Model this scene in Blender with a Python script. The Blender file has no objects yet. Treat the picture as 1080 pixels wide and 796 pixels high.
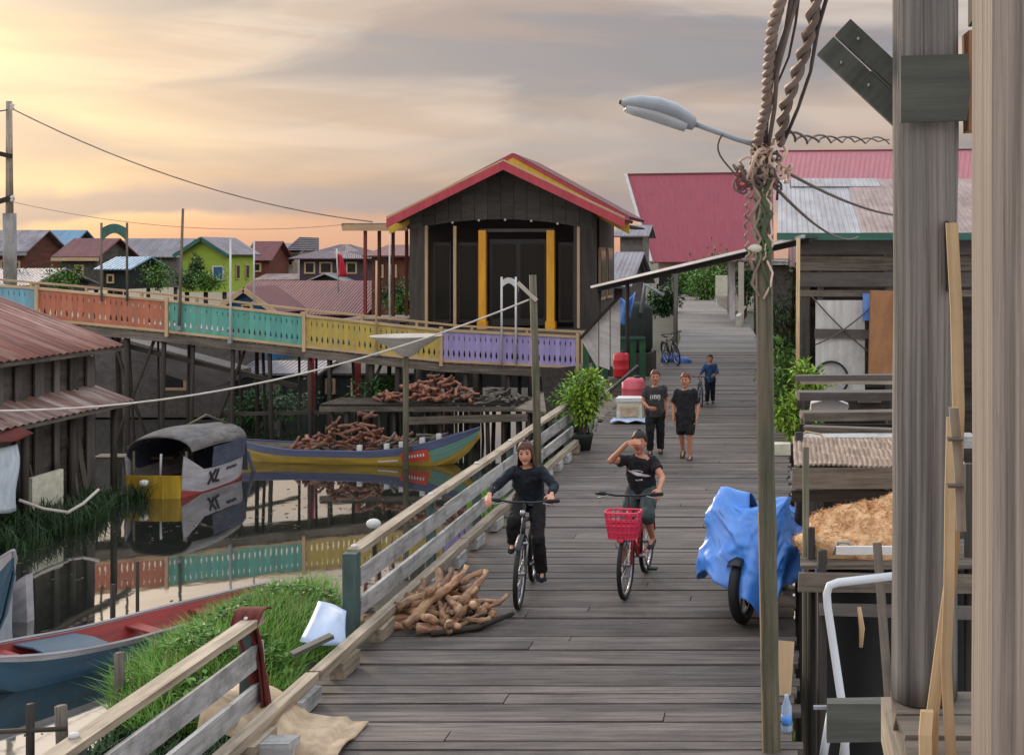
import bpy, bmesh, math, random
from math import sin, cos, pi, radians, sqrt, exp, atan2
from mathutils import Vector as V, Matrix, noise
from mathutils.bvhtree import BVHTree
random.seed(11)
sc = bpy.context.scene
COL = sc.collection
R = random.uniform
# the eye is 3.2 m above the boardwalk; the walk runs along +Y
H, F, CX, HY = 3.2, 1300.0, 825.0, 270.0
WZ = -2.14                      # water level
def P(px, py, Y): return V(((px-CX)*Y/F, Y, H-(py-HY)*Y/F))
def G(px, py, z=0.0):
    Y = (H-z)*F/(py-HY); return V(((px-CX)*Y/F, Y, z))
def PX(px, Y): return (px-CX)*Y/F
def PZ(py, Y): return H-(py-HY)*Y/F
def lin(c):
    c /= 255.0
    return c/12.92 if c <= .04045 else ((c+.055)/1.055)**2.4
def C(r, g, b, k=1.0): return (lin(r)*k, lin(g)*k, lin(b)*k, 1)

# ------------------------------------------------------------------ materials
MATS = {}
def mk(name, c, c2=None, rough=.75, grain=(1.5, 22, 22), coord='gc', rv=.12, dirt=None, dscale=1.3, damt=.5, bump=.25, metal=0.0, spec=.4, det=5, lo=.35, hi=.68, wave=None, dgr=None):
    m = bpy.data.materials.new(name); m.use_nodes = True
    nt = m.node_tree; N = nt.nodes; L = nt.links
    bs = N['Principled BSDF']
    bs.inputs['Roughness'].default_value = rough; bs.inputs['Metallic'].default_value = metal
    bs.inputs['Specular IOR Level'].default_value = spec
    if c2 is None: c2 = tuple(x*.7 for x in c[:3])+(1,)
    if coord == 'gc':
        at = N.new('ShaderNodeAttribute'); at.attribute_name = 'gc'; vec = at.outputs['Vector']
    else:
        tc = N.new('ShaderNodeTexCoord'); vec = tc.outputs['Object']
    mp = N.new('ShaderNodeMapping'); mp.inputs['Scale'].default_value = grain; L.new(vec, mp.inputs['Vector'])
    n1 = N.new('ShaderNodeTexNoise'); n1.inputs['Scale'].default_value = 1.0; n1.inputs['Detail'].default_value = det
    n1.inputs['Roughness'].default_value = .62; L.new(mp.outputs[0], n1.inputs['Vector'])
    mr = N.new('ShaderNodeMapRange'); mr.inputs[1].default_value = lo; mr.inputs[2].default_value = hi; L.new(n1.outputs['Fac'], mr.inputs[0])
    mx = N.new('ShaderNodeMix'); mx.data_type = 'RGBA'; L.new(mr.outputs[0], mx.inputs[0])
    mx.inputs[6].default_value = c; mx.inputs[7].default_value = c2
    col = mx.outputs[2]
    if dirt is not None:
        n2 = N.new('ShaderNodeTexNoise'); n2.inputs['Scale'].default_value = dscale; n2.inputs['Detail'].default_value = 6; n2.inputs['Roughness'].default_value = .7
        dv = vec
        if dgr:
            mp2 = N.new('ShaderNodeMapping'); mp2.inputs['Scale'].default_value = dgr; L.new(vec, mp2.inputs['Vector']); dv = mp2.outputs[0]
        L.new(dv, n2.inputs['Vector'])
        m2 = N.new('ShaderNodeMapRange'); m2.inputs[1].default_value = .47; m2.inputs[2].default_value = .72; m2.inputs[4].default_value = damt; L.new(n2.outputs['Fac'], m2.inputs[0])
        x2 = N.new('ShaderNodeMix'); x2.data_type = 'RGBA'; L.new(m2.outputs[0], x2.inputs[0]); L.new(col, x2.inputs[6]); x2.inputs[7].default_value = dirt
        col = x2.outputs[2]
    if rv:
        ar = N.new('ShaderNodeAttribute'); ar.attribute_name = 'rnd'
        m3 = N.new('ShaderNodeMapRange'); m3.inputs[3].default_value = 1-rv; m3.inputs[4].default_value = 1+rv; L.new(ar.outputs['Fac'], m3.inputs[0])
        hs = N.new('ShaderNodeHueSaturation'); L.new(m3.outputs[0], hs.inputs['Value']); L.new(col, hs.inputs['Color']); col = hs.outputs[0]
    L.new(col, bs.inputs['Base Color'])
    if bump:
        b = N.new('ShaderNodeBump'); b.inputs['Strength'].default_value = bump; b.inputs['Distance'].default_value = .02
        L.new(n1.outputs['Fac'], b.inputs['Height'])
        if wave:
            wv = N.new('ShaderNodeTexWave'); wv.wave_type = 'BANDS'; wv.bands_direction = 'Y'; wv.inputs['Scale'].default_value = wave; L.new(vec, wv.inputs['Vector'])
            b2 = N.new('ShaderNodeBump'); b2.inputs['Strength'].default_value = .8; b2.inputs['Distance'].default_value = .05
            L.new(wv.outputs['Fac'], b2.inputs['Height']); L.new(b.outputs[0], b2.inputs['Normal']); b = b2
        L.new(b.outputs[0], bs.inputs['Normal'])
    MATS[name] = m
    return m
M = {}
def mm(key, *a, **k): M[key] = mk(key, *a, **k)

mm('walk_plank', C(106,97,91), C(64,58,55), rough=.62, grain=(1.6,26,26), rv=.30, dirt=C(48,43,40), dscale=.9, damt=.75, bump=.5, spec=.35)
mm('old_wood', C(120,110,98), C(74,66,58), grain=(1.4,24,24), rv=.22, dirt=C(52,46,40), damt=.6, bump=.5)
mm('rail_wood', C(172,158,138), C(118,106,90), grain=(1.4,24,24), rv=.15, dirt=C(70,62,54), damt=.5, bump=.4)
mm('rail_board', C(180,180,178), C(136,136,136), grain=(2,18,18), rv=.10, dirt=C(80,78,74), dscale=3.2, damt=.8, bump=.4)
mm('teal_post', C(70,92,90), C(50,66,64), grain=(2,14,14), dirt=C(80,74,66), dscale=4)
mm('dark_wood', C(52,46,40), C(30,27,24), grain=(1.4,20,20), rv=.25, bump=.4)
mm('pile_wood', C(62,54,46), C(34,30,26), grain=(1.4,16,16), rv=.3, bump=.4)
mm('pale_wood', C(206,178,138), C(160,128,92), grain=(1.2,30,30), rv=.1, dirt=C(110,90,70), damt=.4)
mm('post_timber', C(174,158,144), C(120,111,102), grain=(1.0,80,80), rv=0, dirt=C(78,72,66), dscale=2.0, dgr=(.28,17,17), damt=.95, bump=.6, det=8)
mm('log_timber', C(146,139,132), C(92,89,86), grain=(1.0,64,64), rv=0, dirt=C(50,48,46), dscale=2.2, dgr=(.30,16,16), damt=.95, bump=.8, det=8)
mm('green_board', C(88,90,82), C(66,68,62), grain=(1.5,22,22), rv=.05, dirt=C(52,52,48), dscale=5)
mm('rust_red', C(130,78,64), C(94,56,48), rough=.6, grain=(.5,5,5), rv=0, dirt=C(186,152,138), dscale=1.6, dgr=(.22,1.9,1.9), damt=.85, bump=.1)
mm('rust_pale', C(128,96,86), C(92,68,62), rough=.6, grain=(.7,6,6), rv=0, dirt=C(190,180,174), dscale=1.7, dgr=(.25,1.9,1.9), damt=.9, bump=.1)
mm('zinc', C(176,176,180), C(140,140,146), rough=.5, grain=(.7,5,5), rv=.05, dirt=C(120,104,98), dscale=.9, damt=.5, bump=.1, wave=3.2)
mm('zinc_patch', C(172,152,146), C(136,112,106), rough=.6, grain=(.7,5,5), rv=.1, dirt=C(110,86,80), dscale=1.5, damt=.7, bump=.1, wave=3.2)
mm('magenta_roof', C(166,78,92), C(150,68,82), rough=.55, grain=(.6,7,7), rv=.03, bump=.05, dirt=C(140,74,88), dscale=.5, damt=.4, wave=2.4)
mm('maroon_roof', C(118,66,66), C(96,54,56), rough=.6, grain=(.6,5,5), rv=.05, dirt=C(84,52,52), dscale=.7, wave=2.2)
mm('blue_roof', C(104,146,172), C(86,124,152), rough=.55, grain=(.6,5,5), rv=.04, dirt=C(120,130,136), dscale=.6, wave=2.2)
mm('grey_roof', C(140,136,142), C(108,104,112), rough=.6, grain=(.6,4,4), rv=.08, dirt=C(96,84,84), dscale=.8, damt=.7, wave=2.2)
mm('patch_roof', C(150,144,150), C(108,100,108), rough=.6, grain=(1.0,2.0,2.0), rv=.12, dirt=C(88,76,80), dscale=1.2, damt=.8, wave=2.2)
mm('purple_roof', C(112,96,106), C(92,80,90), rough=.6, grain=(.6,4,4), rv=.05, wave=2.2)
mm('dark_wall', C(44,42,40), C(30,29,28), rough=.6, grain=(.8,9,9), rv=.12, bump=.2)
mm('gable_board', C(68,64,58), C(48,45,41), rough=.65, grain=(.8,9,9), rv=.28, dirt=C(86,80,72), dscale=1.2, dgr=(.6,3,3), damt=.6, bump=.2)
mm('brown_wall', C(112,62,46), C(80,46,36), grain=(.6,5,5), rv=.1)
mm('grey_wall', C(116,110,106), C(88,82,80), grain=(.6,5,5), rv=.15, dirt=C(72,66,62), dscale=.7)
mm('pale_wall', C(190,182,170), C(164,154,142), grain=(.6,5,5), rv=.06, dirt=C(130,116,104), dscale=.6)
mm('green_wall', C(158,184,66), C(146,170,60), grain=(.5,3,3), rv=.03, dirt=C(120,140,60), dscale=.5, damt=.4)
mm('purple_wall', C(74,62,70), C(58,50,58), grain=(.6,4,4), rv=.1)
mm('blue_wall', C(54,102,144), C(44,84,120), grain=(.6,4,4), rv=.08)
mm('hut_wall', C(90,84,78), C(54,50,46), grain=(.9,7,7), rv=.25, dirt=C(30,28,26), damt=.7)
mm('slope_wall', C(104,98,94), C(80,74,70), grain=(.9,7,7), rv=.15, dirt=C(62,56,52), damt=.6)
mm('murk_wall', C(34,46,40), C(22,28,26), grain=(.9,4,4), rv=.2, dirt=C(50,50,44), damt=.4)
mm('white_board', C(204,202,198), C(176,174,170), grain=(1,8,8), rv=.05, dirt=C(140,134,126), dscale=2, damt=.6)
mm('yellow_col', C(226,164,44), C(204,142,36), rough=.5, grain=(1,6,6), rv=.03, bump=.05)
mm('fascia_pink', C(184,72,82), C(164,60,70), rough=.5, grain=(1,6,6), rv=.03, bump=.05)
mm('fascia_yellow', C(214,176,62), C(196,158,52), rough=.5, grain=(1,6,6), rv=.03, bump=.05)
mm('cream_trim', C(196,168,130), C(168,142,110), rough=.6, grain=(1,6,6), rv=.05, bump=.1)
mm('white_metal', C(206,204,202), C(178,176,174), rough=.45, grain=(2,6,6), rv=.04, bump=.05)
mm('grey_metal', C(142,146,150), C(116,120,124), rough=.45, grain=(2,6,6), rv=.05, bump=.05, spec=.5)
mm('lamp_grey', C(150,156,160), C(126,132,138), rough=.4, grain=(2,4,4), rv=0, bump=.05)
mm('green_trim', C(58,104,90), C(44,84,72), rough=.6, grain=(1,8,8), rv=.05)
for k, c in {'p_blue':(116,166,182), 'p_orange':(182,108,80), 'p_teal':(96,168,152), 'p_yellow':(192,168,82), 'p_purple':(164,150,200)}.items():
    mm(k, C(*c), C(*[int(x*.88) for x in c]), rough=.65, grain=(1.2,5,5), rv=.10, bump=.1, dirt=C(*[int(x*.5+62) for x in c]), dscale=2.2, damt=.75)
mm('pole_wood', C(116,108,88), C(72,68,54), grain=(1.2,22,22), rv=.1, dirt=C(64,74,56), dscale=1.6, damt=.7, bump=.5)
mm('cable', C(96,84,78), C(64,56,52), rough=.55, grain=(3,9,9), rv=.3, bump=.1)
mm('cable_brown', C(156,134,120), C(110,92,82), rough=.55, grain=(3,9,9), rv=.25, bump=.1)
mm('cable_pale', C(214,190,172), C(180,150,132), rough=.55, grain=(3,9,9), rv=.15, bump=.1)
mm('vine_green', C(82,104,66), C(54,74,46), rough=.7, grain=(3,9,9), rv=.2)
mm('pvc', C(206,210,214), C(186,190,194), rough=.35, grain=(2,4,4), rv=.03, bump=.02)
mm('shade_black', C(24,25,24), C(14,15,15), rough=.6, grain=(3,4,4), rv=0)  # near-black, paints the shade of the void under the rack shelf
mm('thatch', C(168,146,128), C(110,92,80), grain=(4,40,40), rv=.2, bump=.7)
mm('fibre', C(234,196,152), C(196,150,108), rough=.95, grain=(14,14,14), rv=.3, bump=.7, spec=.1)
mm('bark_root', C(178,138,108), C(98,68,52), grain=(7,20,20), rv=.42, dirt=C(214,184,144), dscale=7, damt=.75, bump=.9)
mm('red_root', C(150,104,84), C(84,54,46), grain=(7,20,20), rv=.45, dirt=C(184,128,96), dscale=6, damt=.6, bump=.4)
mm('grass', C(128,168,74), C(78,122,50), rough=.6, grain=(1,1,1), rv=.35, bump=0, spec=.25)
mm('straw', C(176,160,104), C(130,112,70), rough=.8, grain=(1,1,1), rv=.3, bump=0)
mm('weed', C(50,72,40), C(32,50,28), rough=.6, grain=(1,1,1), rv=.4, bump=0, spec=.25)
mm('leaf', C(104,140,58), C(60,102,42), rough=.5, grain=(1,1,1), rv=.4, bump=0, spec=.3)
mm('leaf_dark', C(74,104,58), C(46,76,42), rough=.5, grain=(1,1,1), rv=.4, bump=0, spec=.3)
mm('leaf_lime', C(150,176,62), C(96,140,48), rough=.5, grain=(1,1,1), rv=.4, bump=0, spec=.3)
mm('stem', C(84,74,54), C(58,52,38), grain=(2,9,9))
mm('mud', C(62,56,46), C(40,38,30), coord='obj', grain=(2,2,2), rv=0, dirt=C(60,74,40), dscale=1.0, damt=.8, bump=.6)
mm('land', C(66,66,48), C(48,50,38), coord='obj', grain=(.3,.3,.3), rv=0, dirt=C(52,68,38), dscale=.1, bump=.4)
mm('tarp_blue', C(78,146,230), C(56,122,212), rough=.34, grain=(2,3,3), rv=0, bump=.15, dirt=C(160,178,222), dscale=1.0, damt=.6, spec=.6)  # pale lilac patches paint sky sheen, with some fading, into the blue
mm('tarp_dark_blue', C(44,84,130), C(30,62,104), rough=.5, grain=(2,3,3), rv=.1)
mm('rubber', C(30,30,32), C(20,20,22), rough=.7, grain=(6,9,9), rv=0)
mm('steel', C(168,168,170), C(130,130,134), rough=.3, metal=.8, grain=(3,5,5), rv=0, bump=.03)
mm('black_paint', C(36,38,42), C(26,28,32), rough=.4, grain=(3,5,5), rv=0, bump=.03)
mm('red_paint', C(176,36,46), C(150,28,38), rough=.35, grain=(3,5,5), rv=0, bump=.03)
mm('basket_pink', C(218,66,92), C(196,50,78), rough=.45, grain=(3,5,5), rv=0, bump=.03)
mm('red_plastic', C(204,48,54), C(180,38,46), rough=.4, grain=(2,4,4), rv=0, bump=.03)
mm('pink_plastic', C(206,96,106), C(186,80,92), rough=.4, grain=(2,4,4), rv=0, bump=.03)
mm('blue_plastic', C(40,84,150), C(30,68,128), rough=.4, grain=(2,4,4), rv=.1, bump=.03)
mm('green_plastic', C(40,92,62), C(30,72,48), rough=.5, grain=(2,4,4), rv=.1, bump=.03)
mm('foam', C(206,204,186), C(186,182,160), rough=.8, grain=(4,9,9), rv=.04, dirt=C(150,140,110), dscale=5)
mm('sheet_blue', C(176,192,214), C(150,168,194), rough=.5, grain=(2,3,3), rv=0, bump=.05)
mm('cloth_maroon', C(104,44,38), C(76,32,30), rough=.9, grain=(9,40,9), rv=0)
mm('cloth_white', C(196,204,212), C(168,178,188), rough=.9, grain=(4,9,9), rv=0)
mm('canvas', C(196,174,146), C(160,138,112), rough=.9, grain=(9,9,9), rv=0, dirt=C(120,102,82), dscale=4)
mm('cardboard', C(160,116,80), C(134,94,64), rough=.85, grain=(2,5,5), rv=.05)
mm('hull_blue', C(48,86,108), C(36,66,86), rough=.45, grain=(1,8,8), rv=.05, dirt=C(80,84,80), damt=.5)
mm('hull_red', C(150,52,48), C(118,42,40), rough=.5, grain=(1,8,8), rv=.08, dirt=C(96,54,46), damt=.5)
mm('hull_yellow', C(180,148,44), C(144,116,36), rough=.45, grain=(1,8,8), rv=.05, dirt=C(110,96,50), damt=.5)
mm('hull_green', C(100,140,124), C(78,116,102), rough=.45, grain=(1,8,8), rv=.05)
mm('hull_navy', C(86,92,122), C(66,72,98), rough=.45, grain=(1,8,8), rv=.05)
mm('hull_white', C(172,168,170), C(138,132,134), rough=.45, grain=(1,8,8), rv=.05, dirt=C(120,104,100), dscale=2, damt=.5)
mm('sign_red', C(196,70,48), C(176,58,40), rough=.5, grain=(1,8,8), rv=0)
mm('mark_dark', C(34,32,38), C(26,24,30), rough=.6, grain=(2,4,4), rv=0, bump=0)
mm('mark_white', C(214,212,208), C(190,188,186), rough=.7, grain=(2,4,4), rv=0, bump=0)
mm('tarp_grey', C(92,94,100), C(70,72,78), rough=.7, grain=(3,6,6), rv=0, dirt=C(120,118,118), dscale=3)
mm('canopy', C(128,122,116), C(84,82,82), rough=.7, grain=(2,6,6), rv=.15, dirt=C(76,74,72), dscale=3, damt=.8)
mm('canopy_navy', C(76,80,98), C(54,58,74), rough=.6, grain=(2,6,6), rv=0)
mm('flag_red', C(196,40,64), C(170,30,52), rough=.8, grain=(3,6,6), rv=0)
mm('skin', C(186,130,100), C(168,112,86), rough=.55, coord='obj', grain=(9,9,9), rv=0, bump=.03)
mm('skin_pale', C(204,152,124), C(188,134,108), rough=.55, coord='obj', grain=(9,9,9), rv=0, bump=.03)
mm('hair_black', C(34,26,24), C(22,17,16), rough=.5, coord='obj', grain=(60,60,14), rv=0, bump=.5)
mm('hair_brown', C(92,54,40), C(60,36,28), rough=.5, coord='obj', grain=(60,60,14), rv=0, bump=.5)
mm('hair_red', C(112,48,44), C(76,34,32), rough=.5, coord='obj', grain=(60,60,14), rv=0, bump=.5)
mm('cloth_black', C(30,30,33), C(20,20,23), rough=.9, coord='obj', grain=(14,14,6), rv=0, bump=.5)
mm('cloth_navy', C(26,33,44), C(18,24,33), rough=.9, coord='obj', grain=(14,14,6), rv=0, bump=.5)
mm('cloth_char', C(62,60,60), C(46,45,46), rough=.9, coord='obj', grain=(14,14,6), rv=0, bump=.5)
mm('cloth_blue', C(46,80,122), C(34,62,98), rough=.9, coord='obj', grain=(14,14,6), rv=0, bump=.5)
mm('cloth_greygreen', C(66,76,76), C(48,56,56), rough=.9, coord='obj', grain=(14,14,6), rv=0, bump=.5)
mm('shoe', C(52,44,44), C(38,32,32), rough=.7, coord='obj', grain=(9,9,9), rv=0)
mm('lip', C(150,70,66), C(140,62,60), rough=.5, coord='obj', grain=(9,9,9), rv=0, bump=0)
mm('eye', C(28,22,20), C(20,16,14), rough=.2, coord='obj', grain=(9,9,9), rv=0, bump=0)
mm('rope_pale', C(206,200,190), C(176,168,158), rough=.8, grain=(6,9,9), rv=0)
mm('lens', C(186,188,188), C(166,170,172), rough=.25, grain=(2,4,4), rv=0, bump=0)
mm('concrete', C(150,148,144), C(118,116,112), rough=.85, grain=(1.5,4,4), rv=.08, dirt=C(84,84,76), dscale=2, damt=.6)
mm('far_walk', C(128,122,116), C(98,92,88), rough=.7, grain=(1.0,12,12), rv=.22, dirt=C(70,64,60), dscale=.6, damt=.6)

def glass_mat(name, c, rough=.08):
    m = bpy.data.materials.new(name); m.use_nodes = True
    b = m.node_tree.nodes['Principled BSDF']; n = m.node_tree.nodes.new('ShaderNodeTexNoise'); n.inputs['Scale'].default_value = 1.2
    cr = m.node_tree.nodes.new('ShaderNodeMix'); cr.data_type = 'RGBA'; cr.inputs[6].default_value = c; cr.inputs[7].default_value = tuple(x*1.6 for x in c[:3])+(1,)
    m.node_tree.links.new(n.outputs['Fac'], cr.inputs[0]); m.node_tree.links.new(cr.outputs[2], b.inputs['Base Color'])
    b.inputs['Roughness'].default_value = rough; b.inputs['Specular IOR Level'].default_value = .3
    M[name] = m
glass_mat('glass_dark', C(16,24,23), .16); glass_mat('glass_blue', C(46,92,128), .2); glass_mat('pane_dark', C(36,36,38), .2)

def water_mat():
    m = bpy.data.materials.new('water'); m.use_nodes = True
    nt = m.node_tree; N = nt.nodes; L = nt.links; b = N['Principled BSDF']
    b.inputs['Base Color'].default_value = C(40,42,36); b.inputs['Roughness'].default_value = .03
    b.inputs['IOR'].default_value = 7.0
    tc = N.new('ShaderNodeTexCoord'); n1 = N.new('ShaderNodeTexNoise'); n1.inputs['Scale'].default_value = 1.1; n1.inputs['Detail'].default_value = 3
    L.new(tc.outputs['Object'], n1.inputs['Vector'])
    bp = N.new('ShaderNodeBump'); bp.inputs['Strength'].default_value = .06; bp.inputs['Distance'].default_value = .03
    L.new(n1.outputs['Fac'], bp.inputs['Height']); L.new(bp.outputs[0], b.inputs['Normal'])
    M['water'] = m
water_mat()

# ------------------------------------------------------------------ mesh builder
ORG = {}
class MB:
    def __init__(s): s.v = []; s.f = []; s.g = []; s.r = []
    def add(s, vs, fs, gs, rnd=None):
        b = len(s.v); r = random.random() if rnd is None else rnd
        s.v += [V(p) for p in vs]; s.g += [V(g) for g in gs]; s.r += [r]*len(vs); s.f += [tuple(i+b for i in f) for f in fs]
        return s
    def hexa(s, c8, dims, rnd=None):
        # c8: four bottom then four top corners; gc runs along the longest side
        o = V((R(0,50), R(0,50), R(0,50))); ax = sorted(range(3), key=lambda i: -dims[i])
        sg = [(-1,-1,-1),(1,-1,-1),(1,1,-1),(-1,1,-1),(-1,-1,1),(1,-1,1),(1,1,1),(-1,1,1)]
        gs = [o+V(tuple(q[a]*dims[a]*.5 for a in ax)) for q in sg]
        return s.add(c8, [(0,3,2,1),(4,5,6,7),(0,1,5,4),(1,2,6,5),(2,3,7,6),(3,0,4,7)], gs, rnd)
    def box(s, c, d, rot=None, jit=0, rnd=None):
        c = V(c); pts = []
        for q in [(-1,-1,-1),(1,-1,-1),(1,1,-1),(-1,1,-1),(-1,-1,1),(1,-1,1),(1,1,1),(-1,1,1)]:
            p = V((q[0]*d[0]*.5, q[1]*d[1]*.5, q[2]*d[2]*.5))
            if jit: p += V((R(-jit,jit), R(-jit,jit), R(-jit,jit)))
            if rot is not None: p = rot @ p
            pts.append(c+p)
        return s.hexa(pts, d, rnd)
    def beam(s, p0, p1, w, h, up=(0,0,1), jit=0, rnd=None):
        p0 = V(p0); p1 = V(p1); d = p1-p0; Ln = d.length; x = d.normalized(); u = V(up)
        y = u.cross(x)
        if y.length < 1e-4: y = V((1,0,0)).cross(x)
        y.normalize(); z = x.cross(y)
        return s.box((p0+p1)*.5, (Ln, w, h), Matrix((x, y, z)).transposed(), jit, rnd)
    def tube(s, pts, r, n=8, cap=True, rnd=None, flat=1.0):
        pts = [V(p) for p in pts]; m = len(pts)
        rr = [r]*m if isinstance(r, (int, float)) else list(r)
        t = (pts[1]-pts[0]).normalized(); a = V((0,0,1)) if abs(t.z) < .9 else V((1,0,0))
        x = a.cross(t).normalized(); vs = []; gs = []; Ln = 0; o = R(0,40)
        for i in range(m):
            if i: Ln += (pts[i]-pts[i-1]).length
            t = (pts[min(i+1,m-1)]-pts[max(i-1,0)])
            t = t.normalized() if t.length > 1e-9 else V((0,0,1))
            x = (x - t*x.dot(t)); x = x.normalized() if x.length > 1e-6 else t.orthogonal().normalized()
            y = t.cross(x)
            for k in range(n):
                an = 2*pi*k/n; q = x*cos(an)+y*sin(an)*flat
                vs.append(pts[i]+q*rr[i]); gs.append((o+Ln, cos(an)*rr[i]*1.5, sin(an)*rr[i]*1.5+o))
        fs = [(i*n+k, i*n+(k+1)%n, (i+1)*n+(k+1)%n, (i+1)*n+k) for i in range(m-1) for k in range(n)]
        if cap: fs += [tuple(range(n-1,-1,-1)), tuple((m-1)*n+k for k in range(n))]
        return s.add(vs, fs, gs, rnd)
    def rings(s, rings, cap=True, closed=True, rnd=None):
        n = len(rings[0]); m = len(rings); vs = []; gs = []; o = R(0,40); Ln = 0
        for i, rg in enumerate(rings):
            if i: Ln += (V(rg[0])-V(rings[i-1][0])).length
            w = 0
            for k, p in enumerate(rg):
                if k: w += (V(p)-V(rg[k-1])).length
                vs.append(p); gs.append((o+Ln, w, o))
        kk = n if closed else n-1
        fs = [(i*n+k, i*n+(k+1)%n, (i+1)*n+(k+1)%n, (i+1)*n+k) for i in range(m-1) for k in range(kk)]
        if cap and closed: fs += [tuple(range(n-1,-1,-1)), tuple((m-1)*n+k for k in range(n))]
        return s.add(vs, fs, gs, rnd)
    def loft(s, secs, n=12, rnd=None):
        return s.rings([[V(c)+V(ax)*cos(2*pi*k/n)+V(ay)*sin(2*pi*k/n) for k in range(n)] for c, ax, ay in secs], rnd=rnd)
    def lathe(s, prof, base, n=16, rnd=None):
        b = V(base); return s.rings([[b+V((r*cos(2*pi*k/n), r*sin(2*pi*k/n), z)) for k in range(n)] for r, z in prof], rnd=rnd)
    def grid(s, fn, nu, nv, lu=1, lv=1, rnd=None):
        vs = []; gs = []; o = R(0,40)
        for i in range(nu+1):
            for j in range(nv+1):
                vs.append(fn(i/nu, j/nv)); gs.append((o+i/nu*lu, j/nv*lv, o))
        w = nv+1
        return s.add(vs, [(i*w+j, (i+1)*w+j, (i+1)*w+j+1, i*w+j+1) for i in range(nu) for j in range(nv)], gs, rnd)
    def prism(s, poly, off, rnd=None):
        poly = [V(p) for p in poly]; off = V(off); n = len(poly); o = V((R(0,40),)*3)
        vs = poly+[p+off for p in poly]; c = poly[0]; e = (poly[1]-poly[0]).normalized(); nn = off.normalized(); e2 = nn.cross(e)
        gs = [o+V(((p-c).dot(e), (p-c).dot(e2), (p-c).dot(nn))) for p in vs]
        return s.add(vs, [tuple(range(n-1,-1,-1)), tuple(range(n, 2*n))]+[(i, (i+1)%n, n+(i+1)%n, n+i) for i in range(n)], gs, rnd)
    def ball(s, c, r, n=8, m=6, sq=(1,1,1), rot=None, rnd=None):
        c = V(c); rg = []
        for i in range(m+1):
            a = -pi/2+pi*i/m; a = max(-pi/2+.12, min(pi/2-.12, a)); ring = []
            for k in range(n):
                q = V((cos(a)*cos(2*pi*k/n)*r*sq[0], cos(a)*sin(2*pi*k/n)*r*sq[1], sin(a)*r*sq[2]))
                ring.append(c+(rot @ q if rot is not None else q))
            rg.append(ring)
        return s.rings(rg, rnd=rnd)
    def quadleaf(s, p, d, L, w, up=V((0,0,1)), fold=.25):
        d = d.normalized(); sd = d.cross(up); sd = sd.normalized() if sd.length > 1e-4 else V((1,0,0)); nn = sd.cross(d)
        a = p; b = p+d*L*.45+sd*w+nn*fold*w; c = p+d*L-nn*.15*L; e = p+d*L*.45-sd*w+nn*fold*w; r = random.random(); o = R(0,9)
        return s.add([a,b,c,e], [(0,1,2),(0,2,3)], [(o,o,o)]*4, r)
    def build(s, name, mat, parent=None, base=None, smooth=False, label=None, cat=None, group=None, kind=None, solid=0, calc=True):
        me = bpy.data.meshes.new(name)
        org = ORG.get(parent.name, V((0,0,0))) if parent is not None else V(base if base is not None else (0,0,0))
        me.from_pydata([tuple(p-org) for p in s.v], [], s.f)
        a = me.attributes.new('gc', 'FLOAT_VECTOR', 'POINT'); a.data.foreach_set('vector', [x for g in s.g for x in g])
        b = me.attributes.new('rnd', 'FLOAT', 'POINT'); b.data.foreach_set('value', s.r)
        if calc:
            bm = bmesh.new(); bm.from_mesh(me); bmesh.ops.recalc_face_normals(bm, faces=bm.faces); bm.to_mesh(me); bm.free()
        ob = bpy.data.objects.new(name, me); COL.objects.link(ob)
        me.materials.append(M[mat] if isinstance(mat, str) else mat)
        if smooth: me.polygons.foreach_set('use_smooth', [True]*len(me.polygons))
        if parent is not None: ob.parent = parent; ORG[ob.name] = org
        else: ob.location = org; ORG[ob.name] = org
        if solid:
            md = ob.modifiers.new('thick', 'SOLIDIFY'); md.thickness = solid; md.offset = 0
        tag(ob, label, cat, group, kind)
        return ob
def tag(o, label=None, cat=None, group=None, kind=None):
    if label: o['label'] = label
    if cat: o['category'] = cat
    if group: o['group'] = group
    if kind: o['kind'] = kind
    return o
def thing(name, label, cat, loc=(0,0,0), group=None):
    o = bpy.data.objects.new(name, None); COL.objects.link(o); o.location = loc; o.empty_display_size = .1
    ORG[o.name] = V(loc); return tag(o, label, cat, group)
def copy_tree(o, parent=None):
    c = o.copy(); COL.objects.link(c)
    if parent is not None: c.parent = parent
    for ch in list(o.children): copy_tree(ch, c)
    return c
def cat_pts(p0, p1, sag, n=16):
    p0 = V(p0); p1 = V(p1)
    return [p0.lerp(p1, t/n)-V((0,0,sag*4*(t/n)*(1-t/n))) for t in range(n+1)]
def helix(pts, rad, turns, ph=0, per=10):
    # a strand wound round a polyline
    n = int(turns*per); out = []; m = len(pts)-1
    for i in range(n+1):
        t = i/n*m; k = min(int(t), m-1); p = pts[k].lerp(pts[k+1], t-k); d = (pts[k+1]-pts[k]).normalized()
        x = d.orthogonal().normalized() if abs(d.x) > .95 else V((1,0,0)).cross(d).normalized(); y = d.cross(x)
        a = 2*pi*turns*i/n+ph; out.append(p+x*cos(a)*rad+y*sin(a)*rad)
    return out
def corr(mb, o, u, v, amp=.02, pitch=.22, per=4, nv=2):
    # corrugated sheet: u along the eave, v down the slope
    o = V(o); u = V(u); v = V(v); n = u.cross(v).normalized(); k = max(2, int(u.length/pitch*per))
    mb.grid(lambda a, b: o+u*b+v*a+n*amp*sin(2*pi*b*u.length/pitch), nv, k, v.length, u.length)
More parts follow.
